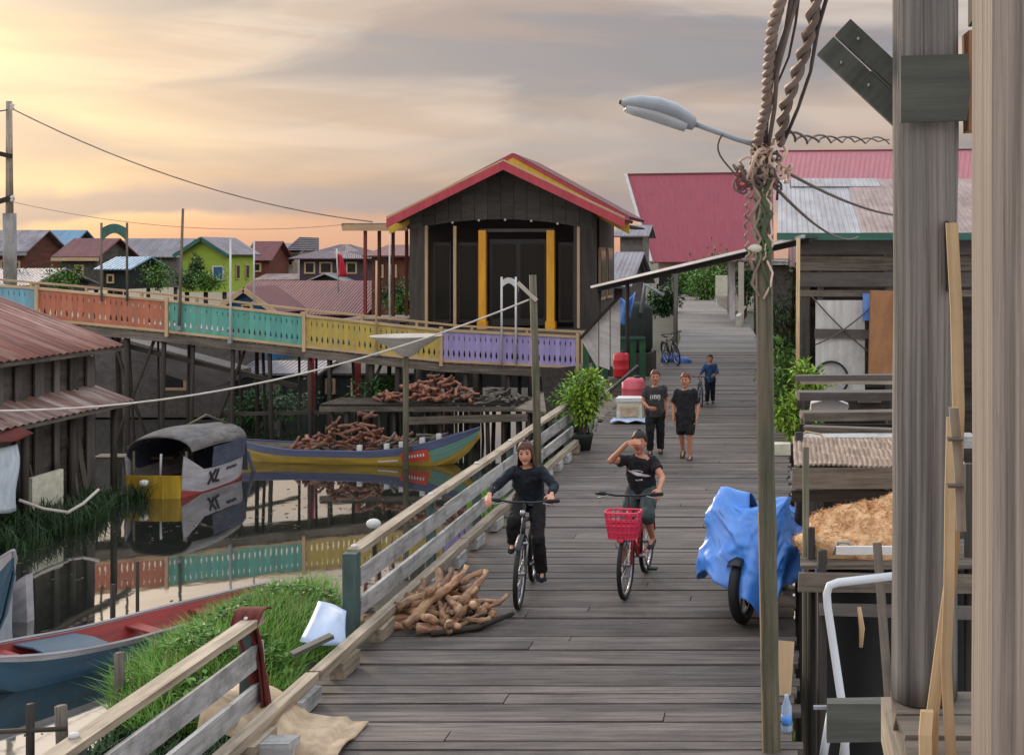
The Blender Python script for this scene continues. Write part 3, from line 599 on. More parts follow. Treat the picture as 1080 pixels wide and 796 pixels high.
# ------------------------------------------------------------------ sky, sun, camera
SUN_AZ, SUN_EL = radians(-40), radians(13)
def make_world():
    w = bpy.data.worlds.new('World'); sc.world = w; w.use_nodes = True
    nt = w.node_tree; N = nt.nodes; L = nt.links; bg = N['Background']
    STR = .12; bg.inputs['Strength'].default_value = STR
    sky = N.new('ShaderNodeTexSky'); sky.sky_type = 'NISHITA'; sky.sun_disc = False
    sky.sun_elevation = SUN_EL; sky.sun_rotation = SUN_AZ; sky.dust_density = 3
    tc = N.new('ShaderNodeTexCoord'); dirv = tc.outputs['Generated']
    def math_(op, a, b=None, clamp=False):
        n = N.new('ShaderNodeMath'); n.operation = op; n.use_clamp = clamp
        for i, x in enumerate((a, b)):
            if x is None: continue
            if isinstance(x, (int, float)): n.inputs[i].default_value = x
            else: L.new(x, n.inputs[i])
        return n.outputs[0]
    def ramp(val, a, b, lo=0., hi=1.):
        n = N.new('ShaderNodeMapRange'); n.interpolation_type = 'SMOOTHSTEP'; L.new(val, n.inputs[0])
        for i, x in enumerate((a, b, lo, hi)): n.inputs[i+1].default_value = x
        return n.outputs[0]
    def mix(f, a, b):
        n = N.new('ShaderNodeMix'); n.data_type = 'RGBA'
        for k, x in ((0, f), (6, a), (7, b)):
            if isinstance(x, (tuple, float, int)): n.inputs[k].default_value = x
            else: L.new(x, n.inputs[k])
        return n.outputs[2]
    sp = N.new('ShaderNodeSeparateXYZ'); L.new(dirv, sp.inputs[0])
    X, Y, Z = sp.outputs
    az = math_('ARCTAN2', X, Y); el = math_('ARCSINE', Z)
    def cloudnoise(sx, sy, off, scale=1., det=4., rough=.5, dist=.4, tilt=0.):
        cb = N.new('ShaderNodeCombineXYZ')
        L.new(math_('MULTIPLY', az, sx), cb.inputs[0])
        L.new(math_('MULTIPLY', math_('ADD', el, math_('MULTIPLY', az, tilt)), sy), cb.inputs[1]); cb.inputs[2].default_value = off
        n = N.new('ShaderNodeTexNoise'); n.inputs['Scale'].default_value = scale; n.inputs['Detail'].default_value = det
        n.inputs['Roughness'].default_value = rough; n.inputs['Distortion'].default_value = dist; L.new(cb.outputs[0], n.inputs['Vector'])
        return n.outputs['Fac']
    # vertical gradient of the thin cloud sheet
    cr = N.new('ShaderNodeValToRGB'); els = cr.color_ramp.elements
    stops = [(0, C(206,156,134)), (.035, C(212,168,144)), (.075, C(196,174,162)), (.13, C(200,182,170)), (.2, C(200,188,180)), (.26, C(228,214,200,1.7)), (.5, C(216,218,224,2.0)), (1, C(206,214,226,2.1))]
    els[0].position, els[0].color = stops[0]; els[1].position, els[1].color = stops[-1]
    for p, c in stops[1:-1]: e = els.new(p); e.color = c
    L.new(math_('MAXIMUM', Z, 0.0), cr.inputs[0]); col = cr.outputs[0]
    # warmth towards the hidden sun
    sd = (sin(SUN_AZ)*cos(radians(8)), cos(SUN_AZ)*cos(radians(8)), sin(radians(8)))
    dt = N.new('ShaderNodeVectorMath'); dt.operation = 'DOT_PRODUCT'; L.new(dirv, dt.inputs[0]); dt.inputs[1].default_value = sd
    glow = ramp(dt.outputs['Value'], .935, .999)
    low = ramp(Z, .36, .21)
    n_str = cloudnoise(2.6, 15., 3.1, 1., 3., .45, .4, .10)
    n_big = cloudnoise(3.4, 15., 11.7, 1., 4., .5, .5, -.08)
    n_thin = cloudnoise(3.0, 34., 5.3, 1., 4., .5, .3, .04)
    col = mix(math_('MULTIPLY', glow, .38), col, C(226,188,138))
    # lilac-grey cloud bodies
    gm = math_('MULTIPLY', ramp(n_big, .41, .58), math_('SUBTRACT', .95, math_('MULTIPLY', glow, .30)))
    gm = math_('MULTIPLY', gm, low)
    col = mix(gm, col, C(142,138,144))
    gs = math_('MULTIPLY', math_('MULTIPLY', ramp(n_thin, .47, .62), .6), low)
    col = mix(gs, col, C(172,150,138))
    # bright gaps, golden near the sun, cream further round
    br = math_('MULTIPLY', ramp(n_str, .46, .70), math_('ADD', .25, math_('MULTIPLY', glow, .65)))
    br = math_('MULTIPLY', br, low)
    col = mix(br, col, mix(glow, C(222,204,190), C(246,216,156)))
    # dull bank lying just above the horizon, its base ragged
    edge = math_('ADD', el, math_('MULTIPLY', math_('SUBTRACT', cloudnoise(9., 14., 1.7, 1., 4., .5, .2), .5), .05))
    bank = math_('MULTIPLY', ramp(edge, .022, .030), ramp(edge, .040, .058, 1., 0.))
    bank = math_('MULTIPLY', bank, ramp(cloudnoise(3.2, 3., 6.1, 1., 2.), .36, .54, .25, .95))
    col = mix(bank, col, C(150,142,150))
    # the orange slot under it
    slot = math_('MULTIPLY', ramp(edge, .030, .016), ramp(az, .05, -.28))
    col = mix(math_('MULTIPLY', slot, .55), col, C(236,166,124))
    gain = N.new('ShaderNodeMix'); gain.data_type = 'RGBA'; gain.blend_type = 'MULTIPLY'; gain.inputs[0].default_value = 1
    L.new(col, gain.inputs[6]); k = 1.0/STR; gain.inputs[7].default_value = (k, k, k, 1)
    # a little of the clear sky shines through the sheet
    fin = mix(.07, gain.outputs[2], sky.outputs[0])
    L.new(fin, bg.inputs['Color'])
make_world()
sl = bpy.data.lights.new('sun', 'SUN'); sl.energy = 2.1; sl.angle = radians(11); sl.color = (1, .80, .58)
so = bpy.data.objects.new('sun', sl); COL.objects.link(so)
so.rotation_euler = V((sin(SUN_AZ)*cos(SUN_EL), cos(SUN_AZ)*cos(SUN_EL), sin(SUN_EL))).to_track_quat('Z', 'Y').to_euler()
cam = bpy.data.cameras.new('camera'); co = bpy.data.objects.new('camera', cam); COL.objects.link(co)
co.location = (0, 0, H); co.rotation_euler = (pi/2, 0, 0); cam.sensor_fit = 'HORIZONTAL'; cam.sensor_width = 36
cam.lens = F/1080*36; cam.shift_x = -(CX-540)/1080; cam.shift_y = -(398-HY)/1080; cam.clip_start = .05; cam.clip_end = 6000
sc.camera = co
vs = sc.view_settings; vs.view_transform = 'Standard'; vs.look = 'None'; vs.exposure = 0.12; vs.gamma = 1; vs.use_curve_mapping = False

# ------------------------------------------------------------------ water and land
mb = MB(); S_ = 3000
mb.add([(-S_,-60,WZ),(S_,-60,WZ),(S_,S_,WZ),(-S_,S_,WZ)], [(0,1,2,3)], [(0,0,0)]*4); mb.build('water', 'water', kind='structure')
mb = MB()
def landf(a, b):
    x = -400+800*a; y = 46+ (b**2.2)*2400
    return V((x*(1+b*6), y, WZ+.02+.45*min(1, b*12)+.25*noise.noise(V((x*.2, y*.2, 0)))))
mb.grid(landf, 120, 40, 800, 400); mb.build('ground', 'land', kind='structure', smooth=True)
def bankh(x, y):
    h = WZ-.45+.85*exp(-((x+6.7)/1.5)**2-((y-15.3)/2.6)**2)+.75*exp(-((x+5.2)/2.0)**2-((y-27.5)/3.6)**2)+.30*exp(-((x+3.0)/1.6)**2-((y-16)/8.)**2)
    h += .35*exp(-((x+7.0)/1.0)**2-((y-18.)/1.6)**2)
    return h+.10*noise.noise(V((x*.9, y*.9, 3)))
mb = MB(); mb.grid(lambda a, b: V((-10+13*a, 8+28*b, bankh(-10+13*a, 8+28*b))), 80, 120, 13, 28); mb.build('mud_bank', 'mud', kind='structure', smooth=True)
def bankl(x, y): return WZ-.3+.55*exp(-((x+15.8)/2.3)**2-((y-23.6)/3.0)**2)+.08*noise.noise(V((x, y, 9)))
mb = MB(); mb.grid(lambda a, b: V((-21+9*a, 19+10*b, bankl(-21+9*a, 19+10*b))), 50, 50, 9, 10); mb.build('reed_bank', 'mud', kind='structure', smooth=True)

def blades(spots, hmin, hmax, w, bend, mat, name, label):
    mb = MB()
    for x, y, z in spots:
        h = R(hmin, hmax); a = R(0, 2*pi); d = V((cos(a), sin(a), 0)); s = V((-sin(a), cos(a), 0)); bw = w*R(.6,1.3); bb = bend*R(.2,1.2); o = V((x, y, z))
        p = [o-s*bw, o+s*bw, o+V((0,0,h*.5))+d*bb*h*.22+s*bw*.8, o+V((0,0,h*.5))+d*bb*h*.22-s*bw*.8, o+V((0,0,h*(1-.25*bb)))+d*bb*h*.75]
        q = R(0,30); mb.add(p, [(0,1,2,3),(3,2,4)], [(q,q,q)]*5, min(1,max(0,.5+.8*noise.noise(V((x*.9,y*.9,41)))+R(-.3,.3))))
    return mb.build(name, mat, kind='stuff', label=label, calc=False)
pts = []
while len(pts) < 22000:
    x = R(-9.2,-4.0); y = R(12.4, 19.5)
    z = bankh(x, y); n = noise.noise(V((x*1.3, y*1.3, 7)))
    # the blue boat lies here: keep its hull clear
    bx = -9.95+(y-14.7)*.61
    if y > 14.2 and x < bx+.62: continue
    if x > -1.2-.30*y+.5*n: continue
    if z < WZ-.04+.12*n: continue
    if R(0,1) > .45+.55*n+.3: continue
    pts.append((x, y, z-.03))
blades(pts, .2, .68, .0075, 1.0, 'grass', 'grass', 'bright green grass on the mud bank between boat and railing')
blades([p for p in pts if R(0,1) < .05], .3, .75, .006, .6, 'straw', 'dry_stalks', 'dry straw coloured stalks among the green grass')
mb = MB()
for x, y, z in [p for p in pts if noise.noise(V((p[0]*1.6,p[1]*1.6,63))) > .18 and R(0,1) < .16]:
    for q in range(3):
        a = R(0,2*pi); mb.quadleaf(V((x,y,z+R(.15,.5))), V((cos(a),sin(a),R(-.1,.7))), R(.08,.17), R(.02,.035))
mb.build('broad_weeds', 'leaf', kind='stuff', label='broad leaved weeds mixed into the bright grass on the mud bank', calc=False)
mb = MB()
while len(mb.f) < 380:
    x = R(-15,-6.5); y = R(12.5,30)
    if noise.noise(V((x*.35,y*.35,77))) < .12+R(-.1,.1): continue
    a = R(0,2*pi); p = V((x,y,WZ+.006)); d = V((cos(a),sin(a),0)); n = V((-d.y,d.x,0)); L_ = R(.02,.07)
    mb.add([p-d*L_,p+n*L_*.4,p+d*L_,p-n*L_*.4],[(0,1,2,3)],[(x,y,0)]*4)
mb.build('floating_litter', 'stem', kind='stuff', label='specks of leaf litter floating on the still water', calc=False)
pts = []
while len(pts) < 5000:
    x = R(-9.0,-4.0); y = R(11.2, 14.6); n = noise.noise(V((x*1.1, y*1.1, 27)))
    if x < -9.95+(y-14.7)*.61+.6 and y > 14.0: continue
    if bankh(x,y) < WZ-.22+.25*n or x < -7.35+.2*n: continue
    pts.append((x, y, max(WZ-.02,bankh(x,y)-.02)))
blades(pts, .12, .42, .020, 1.1, 'weed', 'weeds', 'dark low weeds at the water edge below the nearest railing')
pts = []
while len(pts) < 7000:
    x = R(-8.3,-3.7); y = R(23.5, 33); z = bankh(x, y)
    if z < WZ-.05: continue
    pts.append((x, y, z-.03))
blades(pts, .2, .55, .014, .7, 'grass', 'grass', 'green grass patch beside the bow of the long boat')
pts = []
while len(pts) < 12000:
    x = R(-20,-12.6); y = R(19.5, 28); z = bankl(x, y); n = noise.noise(V((x*.8, y*.8, 17)))
    if z < WZ-.12+.2*n or x > -13.2-(27-y)*.1: continue
    pts.append((x, y, max(z, WZ)-.02))
blades(pts, .15, .62, .016, 1.0, 'weed', 'weeds', 'dark weeds growing round the foot of the rusty-roofed shack')

# ------------------------------------------------------------------ boardwalk
LEFT = [(0,-3.5),(40,-3.5),(48,-3.95),(59,-5.1),(72,-6.2),(83,-7.3),(108,-9.2)]
RIGHT = [(0,.08),(38,.08),(46,-.8),(59,-1.7),(72,-3.2),(83,-4.4),(108,-6.8)]
def edge(tab, y):
    for (a, xa), (b, xb) in zip(tab, tab[1:]):
        if y <= b: return xa+(xb-xa)*(y-a)/(b-a)
    return tab[-1][1]
mb = MB(); y = 5.0
while y < 41:
    w = random.choice((.12,.14,.15,.16,.17,.18,.21)); g = random.choice((.004,.006,.009,.015))
    dz = R(-.007,.007); sk = R(-.008,.008); x0 = -3.52+R(-.05,.05); x1 = .09+R(-.03,.05); t = .04
    rr = random.random()
    if x1-x0 > 3 and random.random() < .3:
        xm = R(-2.6,-.8); segs = [(x0, xm-.004), (xm+.004, x1)]
    else: segs = [(x0, x1)]
    for a, b in segs:
        d2 = R(-.003,.003); mb.hexa([(a,y+sk,-t+dz),(b,y-sk,-t+dz+d2),(b,y+w-sk,-t+dz+d2),(a,y+w+sk,-t+dz),(a,y+sk,dz),(b,y-sk,dz+d2),(b,y+w-sk,dz+d2),(a,y+w+sk,dz)], (b-a, w, t), min(1,max(0,rr+R(-.15,.15))))
    y += w+g
walk = mb.build('boardwalk', 'walk_plank', kind='structure')
mb = MB(); y = 41.0
while y < 108:
    w = .5; a0, b0, a1, b1 = edge(LEFT,y), edge(RIGHT,y), edge(LEFT,y+w-.02), edge(RIGHT,y+w-.02); dz = R(-.004,.004)
    mb.hexa([(a0,y,-.05),(b0,y,-.05),(b1,y+w-.02,-.05),(a1,y+w-.02,-.05),(a0,y,dz),(b0,y,dz),(b1,y+w-.02,dz),(a1,y+w-.02,dz)], (3.3,w,.05)); y += w
mb.build('boardwalk', 'far_walk', kind='structure')
mb = MB()
for x in (-3.3,-1.7,-.1): mb.beam((x,5,-.11),(x,41,-.11),.12,.13)
for k in range(19): mb.beam((-3.5,5.5+k*2,-.25),(.1,5.5+k*2,-.25),.14,.14)
mb.build('beam', 'dark_wood', parent=walk)
for k in range(19):
    for x in (-3.3,-.1):
        MB().tube([(x,5.5+k*2,WZ-.6),(x,5.5+k*2,-.18)], .075, 8).build('pile', 'pile_wood', parent=walk, smooth=True)
# kerb with spacer blocks along the left edge
kr = thing('kerb_rail', 'weathered kerb beam on pale spacer blocks along the left edge of the boardwalk', 'kerb', (-3.38,5,0))
for y0, y1 in ((5,8.9),(8.92,13.1),(13.12,17),(17.02,20.4)):
    MB().beam((-3.38,y0,.165),(-3.38+R(-.02,.02),y1,.165),.10,.07,jit=.005).build('beam', 'rail_wood', parent=kr)
y = 5.3
while y < 20.2:
    MB().box((-3.36,y,.065),(.11,.34,.12),jit=.008).build('block', random.choice(('rail_board','rail_board','rail_wood')), parent=kr); y += .82+R(-.1,.1)

# railings
def railing(label, y0, y1, ys, xx=-3.6, tops=.72):
    t = thing('wooden_railing', label, 'railing', (xx, y0, 0))
    for y in ys:
        MB().box((xx-.02,y,.25),(.085,.085,.95),jit=.006).build('post', 'teal_post', parent=t)
        MB().ball((xx-.02,y,tops+.03),.03,8,4,(1,1,.6)).build('cap', 'mark_white', parent=t, smooth=True)
    n = max(1, round((y1-y0)/2.9)); st = (y1-y0)/n
    for k in range(n):
        a = y0+k*st; b = a+st-.012
        MB().beam((xx,a,tops+R(-.01,.01)),(xx,b,tops+R(-.01,.01)),.12,.045,jit=.004).build('top_rail', 'rail_wood', parent=t)
        for z in (.50,.24):
            MB().beam((xx+.045,a,z+R(-.012,.012)),(xx+.045,b,z+R(-.012,.012)),.03,.155,jit=.005).build('board', 'rail_board', parent=t)
    return t
railing('nearest grey board railing, carrying a maroon cloth on its end', 4.2, 8.44, (4.6,6.3,8.35))
railing('long grey board railing running from the square teal post to the potted shrub', 10.36, 20.9, (10.42,12.7,14.6,16.4,18.4,20.7))
MB().box((-3.6,10.30,.30),(.11,.11,.85),jit=.004).build('railing_post', 'teal_post', base=(-3.6,10.30,0), label='thick square teal post at the near end of the long railing', cat='post')
# things lying at the left edge
mb = MB()
def clothf(a, b):
    x = -3.66+.10*(b-.5)*2*(1-.45*a)+.05*sin(a*3); fold = .035*sin(b*17+a*2)*(.4+a); y = 8.42-.1-.02*a+fold*.6
    if a < .12: return V((x+.02, 8.55-.22*(a/.12), .76+.03*sin(a/.12*pi)))
    return V((x+.16*(a-.12)+.03*noise.noise(V((a*3,b*3,1))), 8.33+fold, .76-(a-.12)*.86-.05*abs(b-.5)))
mb.grid(clothf, 26, 22, 1, .5); mb.build('draped_cloth', 'cloth_maroon', base=(-3.62,8.4,.7), smooth=True, solid=.012, label='maroon cloth draped over the end of the nearest railing', cat='cloth')
mb = MB()
def canv(a, b):
    x = -3.78+.95*a; y = 7.95+.62*b-.12*a; z = .03+.20*max(0,1-a*1.9)**.7+.03*noise.noise(V((a*4,b*4,0)))+.025*sin(a*9+b*5)*(1-a)+.02
    if b < .12: z -= (.12-b)*1.2*(1-a)
    if a > .85: z = .02+(a-.85)*.2*sin(b*6)
    return V((x, y+.05*sin(a*6), max(.015, z)))
mb.grid(canv, 26, 18, 1, .7); mb.build('canvas_sack', 'canvas', base=(-3.4,8.2,0), smooth=True, solid=.015, label='beige canvas sack lying over the kerb at the near left edge of the walk', cat='sack')
MB().box((-3.28,7.86,.06),(.34,.16,.11),jit=.01).build('wood_block', 'rail_board', base=(-3.28,7.86,0), label='short grey timber block in front of the beige canvas sack', cat='wood block')
mb = MB(); q = [P(336,634,10.2),P(366,643,9.95),P(364,681,9.7),P(316,676,9.7)]
mb.grid(lambda a, b: q[0].lerp(q[1],b).lerp(q[3].lerp(q[2],b),a)+V((0,.03*sin(a*3+b*4),0)), 8, 8); mb.build('metal_sheet', 'sheet_blue', base=(-3.6,9.9,.1), smooth=True, solid=.012, label='pale blue sheet leaning outside the gap in the railing', cat='sheet')
MB().beam(P(308,690,9.4),P(350,670,9.6),.09,.03).build('loose_plank', 'green_board', base=P(308,690,9.4), label='dark pointed plank lying across the pale blue sheet', cat='plank')
# timbers under the near edge that carry the kerb
for k, (a, b) in enumerate((((-4.4,6.2,-.35),(-3.5,9.0,-.28)),((-4.1,6.0,-.7),(-3.55,9.5,-.6)))):
    MB().beam(a, b, .16, .12, jit=.01).build('loose_timber', 'old_wood', base=a, label=('upper','lower')[k]+' weathered timber slung below the nearest railing', cat='timber')

# heap of mangrove roots on the walk
def root_mb(L, r, crook=.26, seg=8):
    pts = []; p = V((0,0,0)); d = V((1,R(-.2,.2),R(-.1,.15))).normalized()
    for i in range(seg+1):
        pts.append(p.copy()); d = (d+V((R(-crook,crook),R(-crook,crook),R(-crook,crook)))).normalized(); p = p+d*L/seg
    rr = [r*(1-.35*i/seg)*R(.74,1.24) for i in range(seg+1)]
    return MB().tube([q-V((L*.5,0,0)) for q in pts], rr, 7)
def heap(n, ctr, spread, hz, L, r, mat, label, group, name='mangrove_root', azs=(0,pi), shape=.9, tilt=1.0):
    protos = []
    for k in range(n):
        u, v = R(-1,1), R(-1,1)
        while u*u+v*v > 1: u, v = R(-1,1), R(-1,1)
        h = (1-(u*u+v*v)**shape)*hz*R(.15,1)
        if k < 9:
            o = root_mb(L*R(.7,1.2), r*R(.75,1.25)).build(name, mat, base=(0,0,0), smooth=True, label=label, cat='root', group=group); protos.append(o)
        else:
            o = random.choice(protos).copy(); COL.objects.link(o)
        o.location = (ctr[0]+u*spread[0], ctr[1]+v*spread[1], ctr[2]+h+r); o.rotation_euler = (R(-.3,.3), R(-.28,.28)*tilt, R(*azs))
heap(58, (-2.95,10.9,.0), (.40,.42), .24, .46, .036, 'bark_root', 'crooked pale brown mangrove root in the heap lying on the boardwalk', 'mangrove roots heaped on the boardwalk', azs=(-.6,2.7), tilt=.75)
MB().tube([(-2.95,10.35,.03),(-2.6,10.5,.04),(-2.38,10.9,.04)],[.025,.03,.02],7).build('driftwood_stick','dark_wood',base=(-2.6,10.5,0),smooth=True,label='dark stick poking out of the right side of the root heap',cat='stick')
# ------------------------------------------------------------------ coloured footbridge
YB = 35.2
DK = [(-26.5,1.75),(-24,1.62),(-21.2,1.38),(-17.5,1.03),(-13.6,.60),(-9.7,.19),(-5.82,0.0),(-3.55,0.0)]
def dz_(x):
    for (a, za), (b, zb) in zip(DK, DK[1:]):
        if x <= b: return za+(zb-za)*(x-a)/(b-a)
    return 0.0
br = thing('footbridge', 'long wooden footbridge with panels painted blue, orange, teal, yellow and purple', 'bridge', (-14, YB, 0))
mb = MB(); x = -26.4
while x < -3.56:
    mb.beam((x+.1,YB-.12,dz_(x+.1)-.03),(x+.1,YB+1.8,dz_(x+.1)-.03),.185,.045); x += .2
mb.build('deck', 'old_wood', parent=br)
for yy in (YB-.06, YB+1.74):
    mb = MB()
    for (a, za), (b, zb) in zip(DK, DK[1:]): mb.beam((a,yy,za-.17),(b,yy,zb-.17),.09,.22)
    mb.build('beam', 'old_wood', parent=br)
cols = ['p_blue','p_orange','p_teal','p_yellow','p_purple']; bx = [-26.4,-21.2,-17.5,-13.6,-9.7,-5.82]
WID = [(0,.168),(.08,.168),(.12,.12),(.18,.10),(.26,.13),(.31,.168),(.54,.168),(.58,.145),(.63,.13),(.68,.145),(.72,.168),(.82,.168)]
for k in range(5):
    a, b = bx[k]+.05, bx[k+1]-.05; n = int((b-a)/.15); st = (b-a)/n; mb = MB()
    for i in range(n):
        cx_ = a+(i+.5)*st; z0 = dz_(cx_)+.06; L_ = []; R_ = []
        for z, w in WID:
            w = w*st/.170/2; L_.append((cx_-w, YB-.115, z0+z)); R_.append((cx_+w, YB-.115, z0+z))
        mb.rings([[V(l), V(r), V(r)+V((0,.025,0)), V(l)+V((0,.025,0))] for l, r in zip(L_, R_)])
    mb.build('panel', cols[k], parent=br)
    tr = MB()
    for dzz, h in ((.03,.07),(.90,.07)):
        tr.beam((a,YB-.12,dz_(a)+dzz),(b,YB-.12,dz_(b)+dzz),.06,h)
    tr.build('rail', 'cream_trim', parent=br)
    MB().beam((bx[k],YB-.14,dz_(bx[k])-.12),(bx[k],YB-.14,dz_(bx[k])+1.0),.09,.09,up=(0,1,0)).build('post','cream_trim',parent=br)
MB().beam((bx[5],YB-.14,-.12),(bx[5],YB-.14,1.0),.09,.09,up=(0,1,0)).build('post','cream_trim',parent=br)
mb = MB()
for (a, za), (b, zb) in zip(DK, DK[1:-1]): mb.beam((a,YB+1.75,za+.92),(b,YB+1.75,zb+.92),.06,.06)
mb.build('rail','cream_trim',parent=br)
for k in range(13):
    x = -25.8+k*1.65; MB().beam((x,YB+1.75,dz_(x)-.1),(x,YB+1.75,dz_(x)+.92),.07,.07,up=(0,1,0)).build('post','cream_trim',parent=br)
for k in range(22):
    x = -25.5+k*.98+R(-.25,.25)
    for yy in (YB+.02, YB+1.6):
        if yy > YB+1 and k % 2: continue
        MB().tube([(x+R(-.12,.12),yy,WZ-.7),(x,yy,dz_(x)-.06)], R(.055,.085), 7).build('pile','pile_wood',parent=br,smooth=True)
for k in range(20):
    x = -24.5+k*.93+R(-.3,.3); MB().tube([(x+R(-.2,.2),YB+R(.3,1.4),WZ-.7),(x,YB+.8,dz_(x)-.06)], R(.03,.05), 6).build('pile','pile_wood',parent=br,smooth=True)
for (xa, xb) in ((-19.3,-18.0),(-18.0,-19.2),(-16.6,-15.4),(-12.6,-11.5),(-22.4,-21.5)):
    MB().tube([(xa,YB+.12,WZ-.5),(xb,YB+.12,dz_(xb)-.3)],.045,6).build('brace','pile_wood',parent=br,smooth=True)
MB().beam((-19.4,YB+.2,.75),(-13.9,YB+.2,-.55),.07,.13).build('brace','pile_wood',parent=br)
MB().beam((-16.5,YB+.2,-1.35),(-9.0,YB+.2,-1.2),.06,.1).build('brace','pile_wood',parent=br)

# slim masts standing along the bridge
def mast(px, y0, y1, Yd, r, mat, label, lean=0, name='mast'):
    a = P(px, y1, Yd); b = P(px+lean, y0, Yd); t = thing(name, label, 'pole', tuple(a))
    MB().tube([a, a.lerp(b,.5)+V((R(-.01,.01),0,0)), b],[r,r*.9,r*.75],7).build('shaft',mat,parent=t,smooth=True)
    MB().box((a.x,a.y-.02,a.z+.06),(r*3,r*3,.12)).build('bracket','grey_metal',parent=t)
    return t
mast(189, 220, 348, YB-.2, .045, 'old_wood', 'bare weathered pole rising left of the lime green house', 4, 'wooden_pole')
mast(243, 252, 362, YB-.2, .035, 'white_metal', 'white mast in front of the lime green house')
mast(268, 254, 322, YB+1.9, .03, 'white_metal', 'white mast just right of the lime green house')
mast(411, 246, 338, YB+1.9, .03, 'white_metal', 'pale mast beside the red posts of the pavilion annex')
mast(397, 275, 375, YB-.2, .035, 'cream_trim', 'pinkish mast in front of the yellow bridge panel')
def arch(px0, px1, y0, y1, Yd, mat, matp, label, hh):
    a = P(px0, y1, Yd); b = P(px1, y1, Yd); t = thing('arch_sign', label, 'arch', tuple((a+b)*.5))
    for q in (a, b):
        MB().tube([q, V((q.x, q.y, PZ(y0, Yd)))], .032, 7).build('post', matp, parent=t, smooth=True)
    zt = PZ(y0, Yd); mb = MB(); w = b.x-a.x; n = 10; up = []; lo = []
    for i in range(n+1):
        u = i/n; s = sin(u*pi); up.append(V((a.x+w*u, Yd-.02, zt-hh*.30+hh*.25*s))); lo.append(V((a.x+w*u, Yd-.02, zt-hh*.95+hh*.42*s)))
    for i in range(n):
        mb.prism([lo[i],lo[i+1],up[i+1],up[i]], (0,.04,0), .5)
    mb.build('arch_board', mat, parent=t)
    return t
arch(107,134,235,318,YB-.2,'green_trim','old_wood','green arched board carried on two slim posts over the orange bridge panel',.55)
arch(529,544,292,384,YB-.2,'white_metal','white_metal','small white scalloped arch on two white posts before the dark pavilion',.34)

# ------------------------------------------------------------------ houses
def slab(p, u, v, mat, name, parent, thick=.06, nv=1, wavy=False):
    mb = MB(); p = V(p); u = V(u); v = V(v)
    mb.grid(lambda a, b: p+u*b+v*a, 2, 3, v.length, u.length)
    return mb.build(name, mat, parent=parent, solid=thick)
def window(root, px0, px1, y0, y1, Yf, pane, frame, name='window'):
    x0, x1, z0, z1 = PX(px0,Yf), PX(px1,Yf), PZ(y1,Yf), PZ(y0,Yf); w = x1-x0; h = z1-z0; t = .09*max(1,Yf/70)
    mb = MB(); mb.box((x0,Yf-.04,(z0+z1)/2),(t,.08,h+t)).box((x1,Yf-.04,(z0+z1)/2),(t,.08,h+t)).box(((x0+x1)/2,Yf-.043,z1),(w,.08,t)).box(((x0+x1)/2,Yf-.043,z0),(w,.08,t))
    f = mb.build(name, frame, parent=root)
    MB().box(((x0+x1)/2,Yf-.012,(z0+z1)/2),(w,.03,h)).build('pane', pane, parent=f)
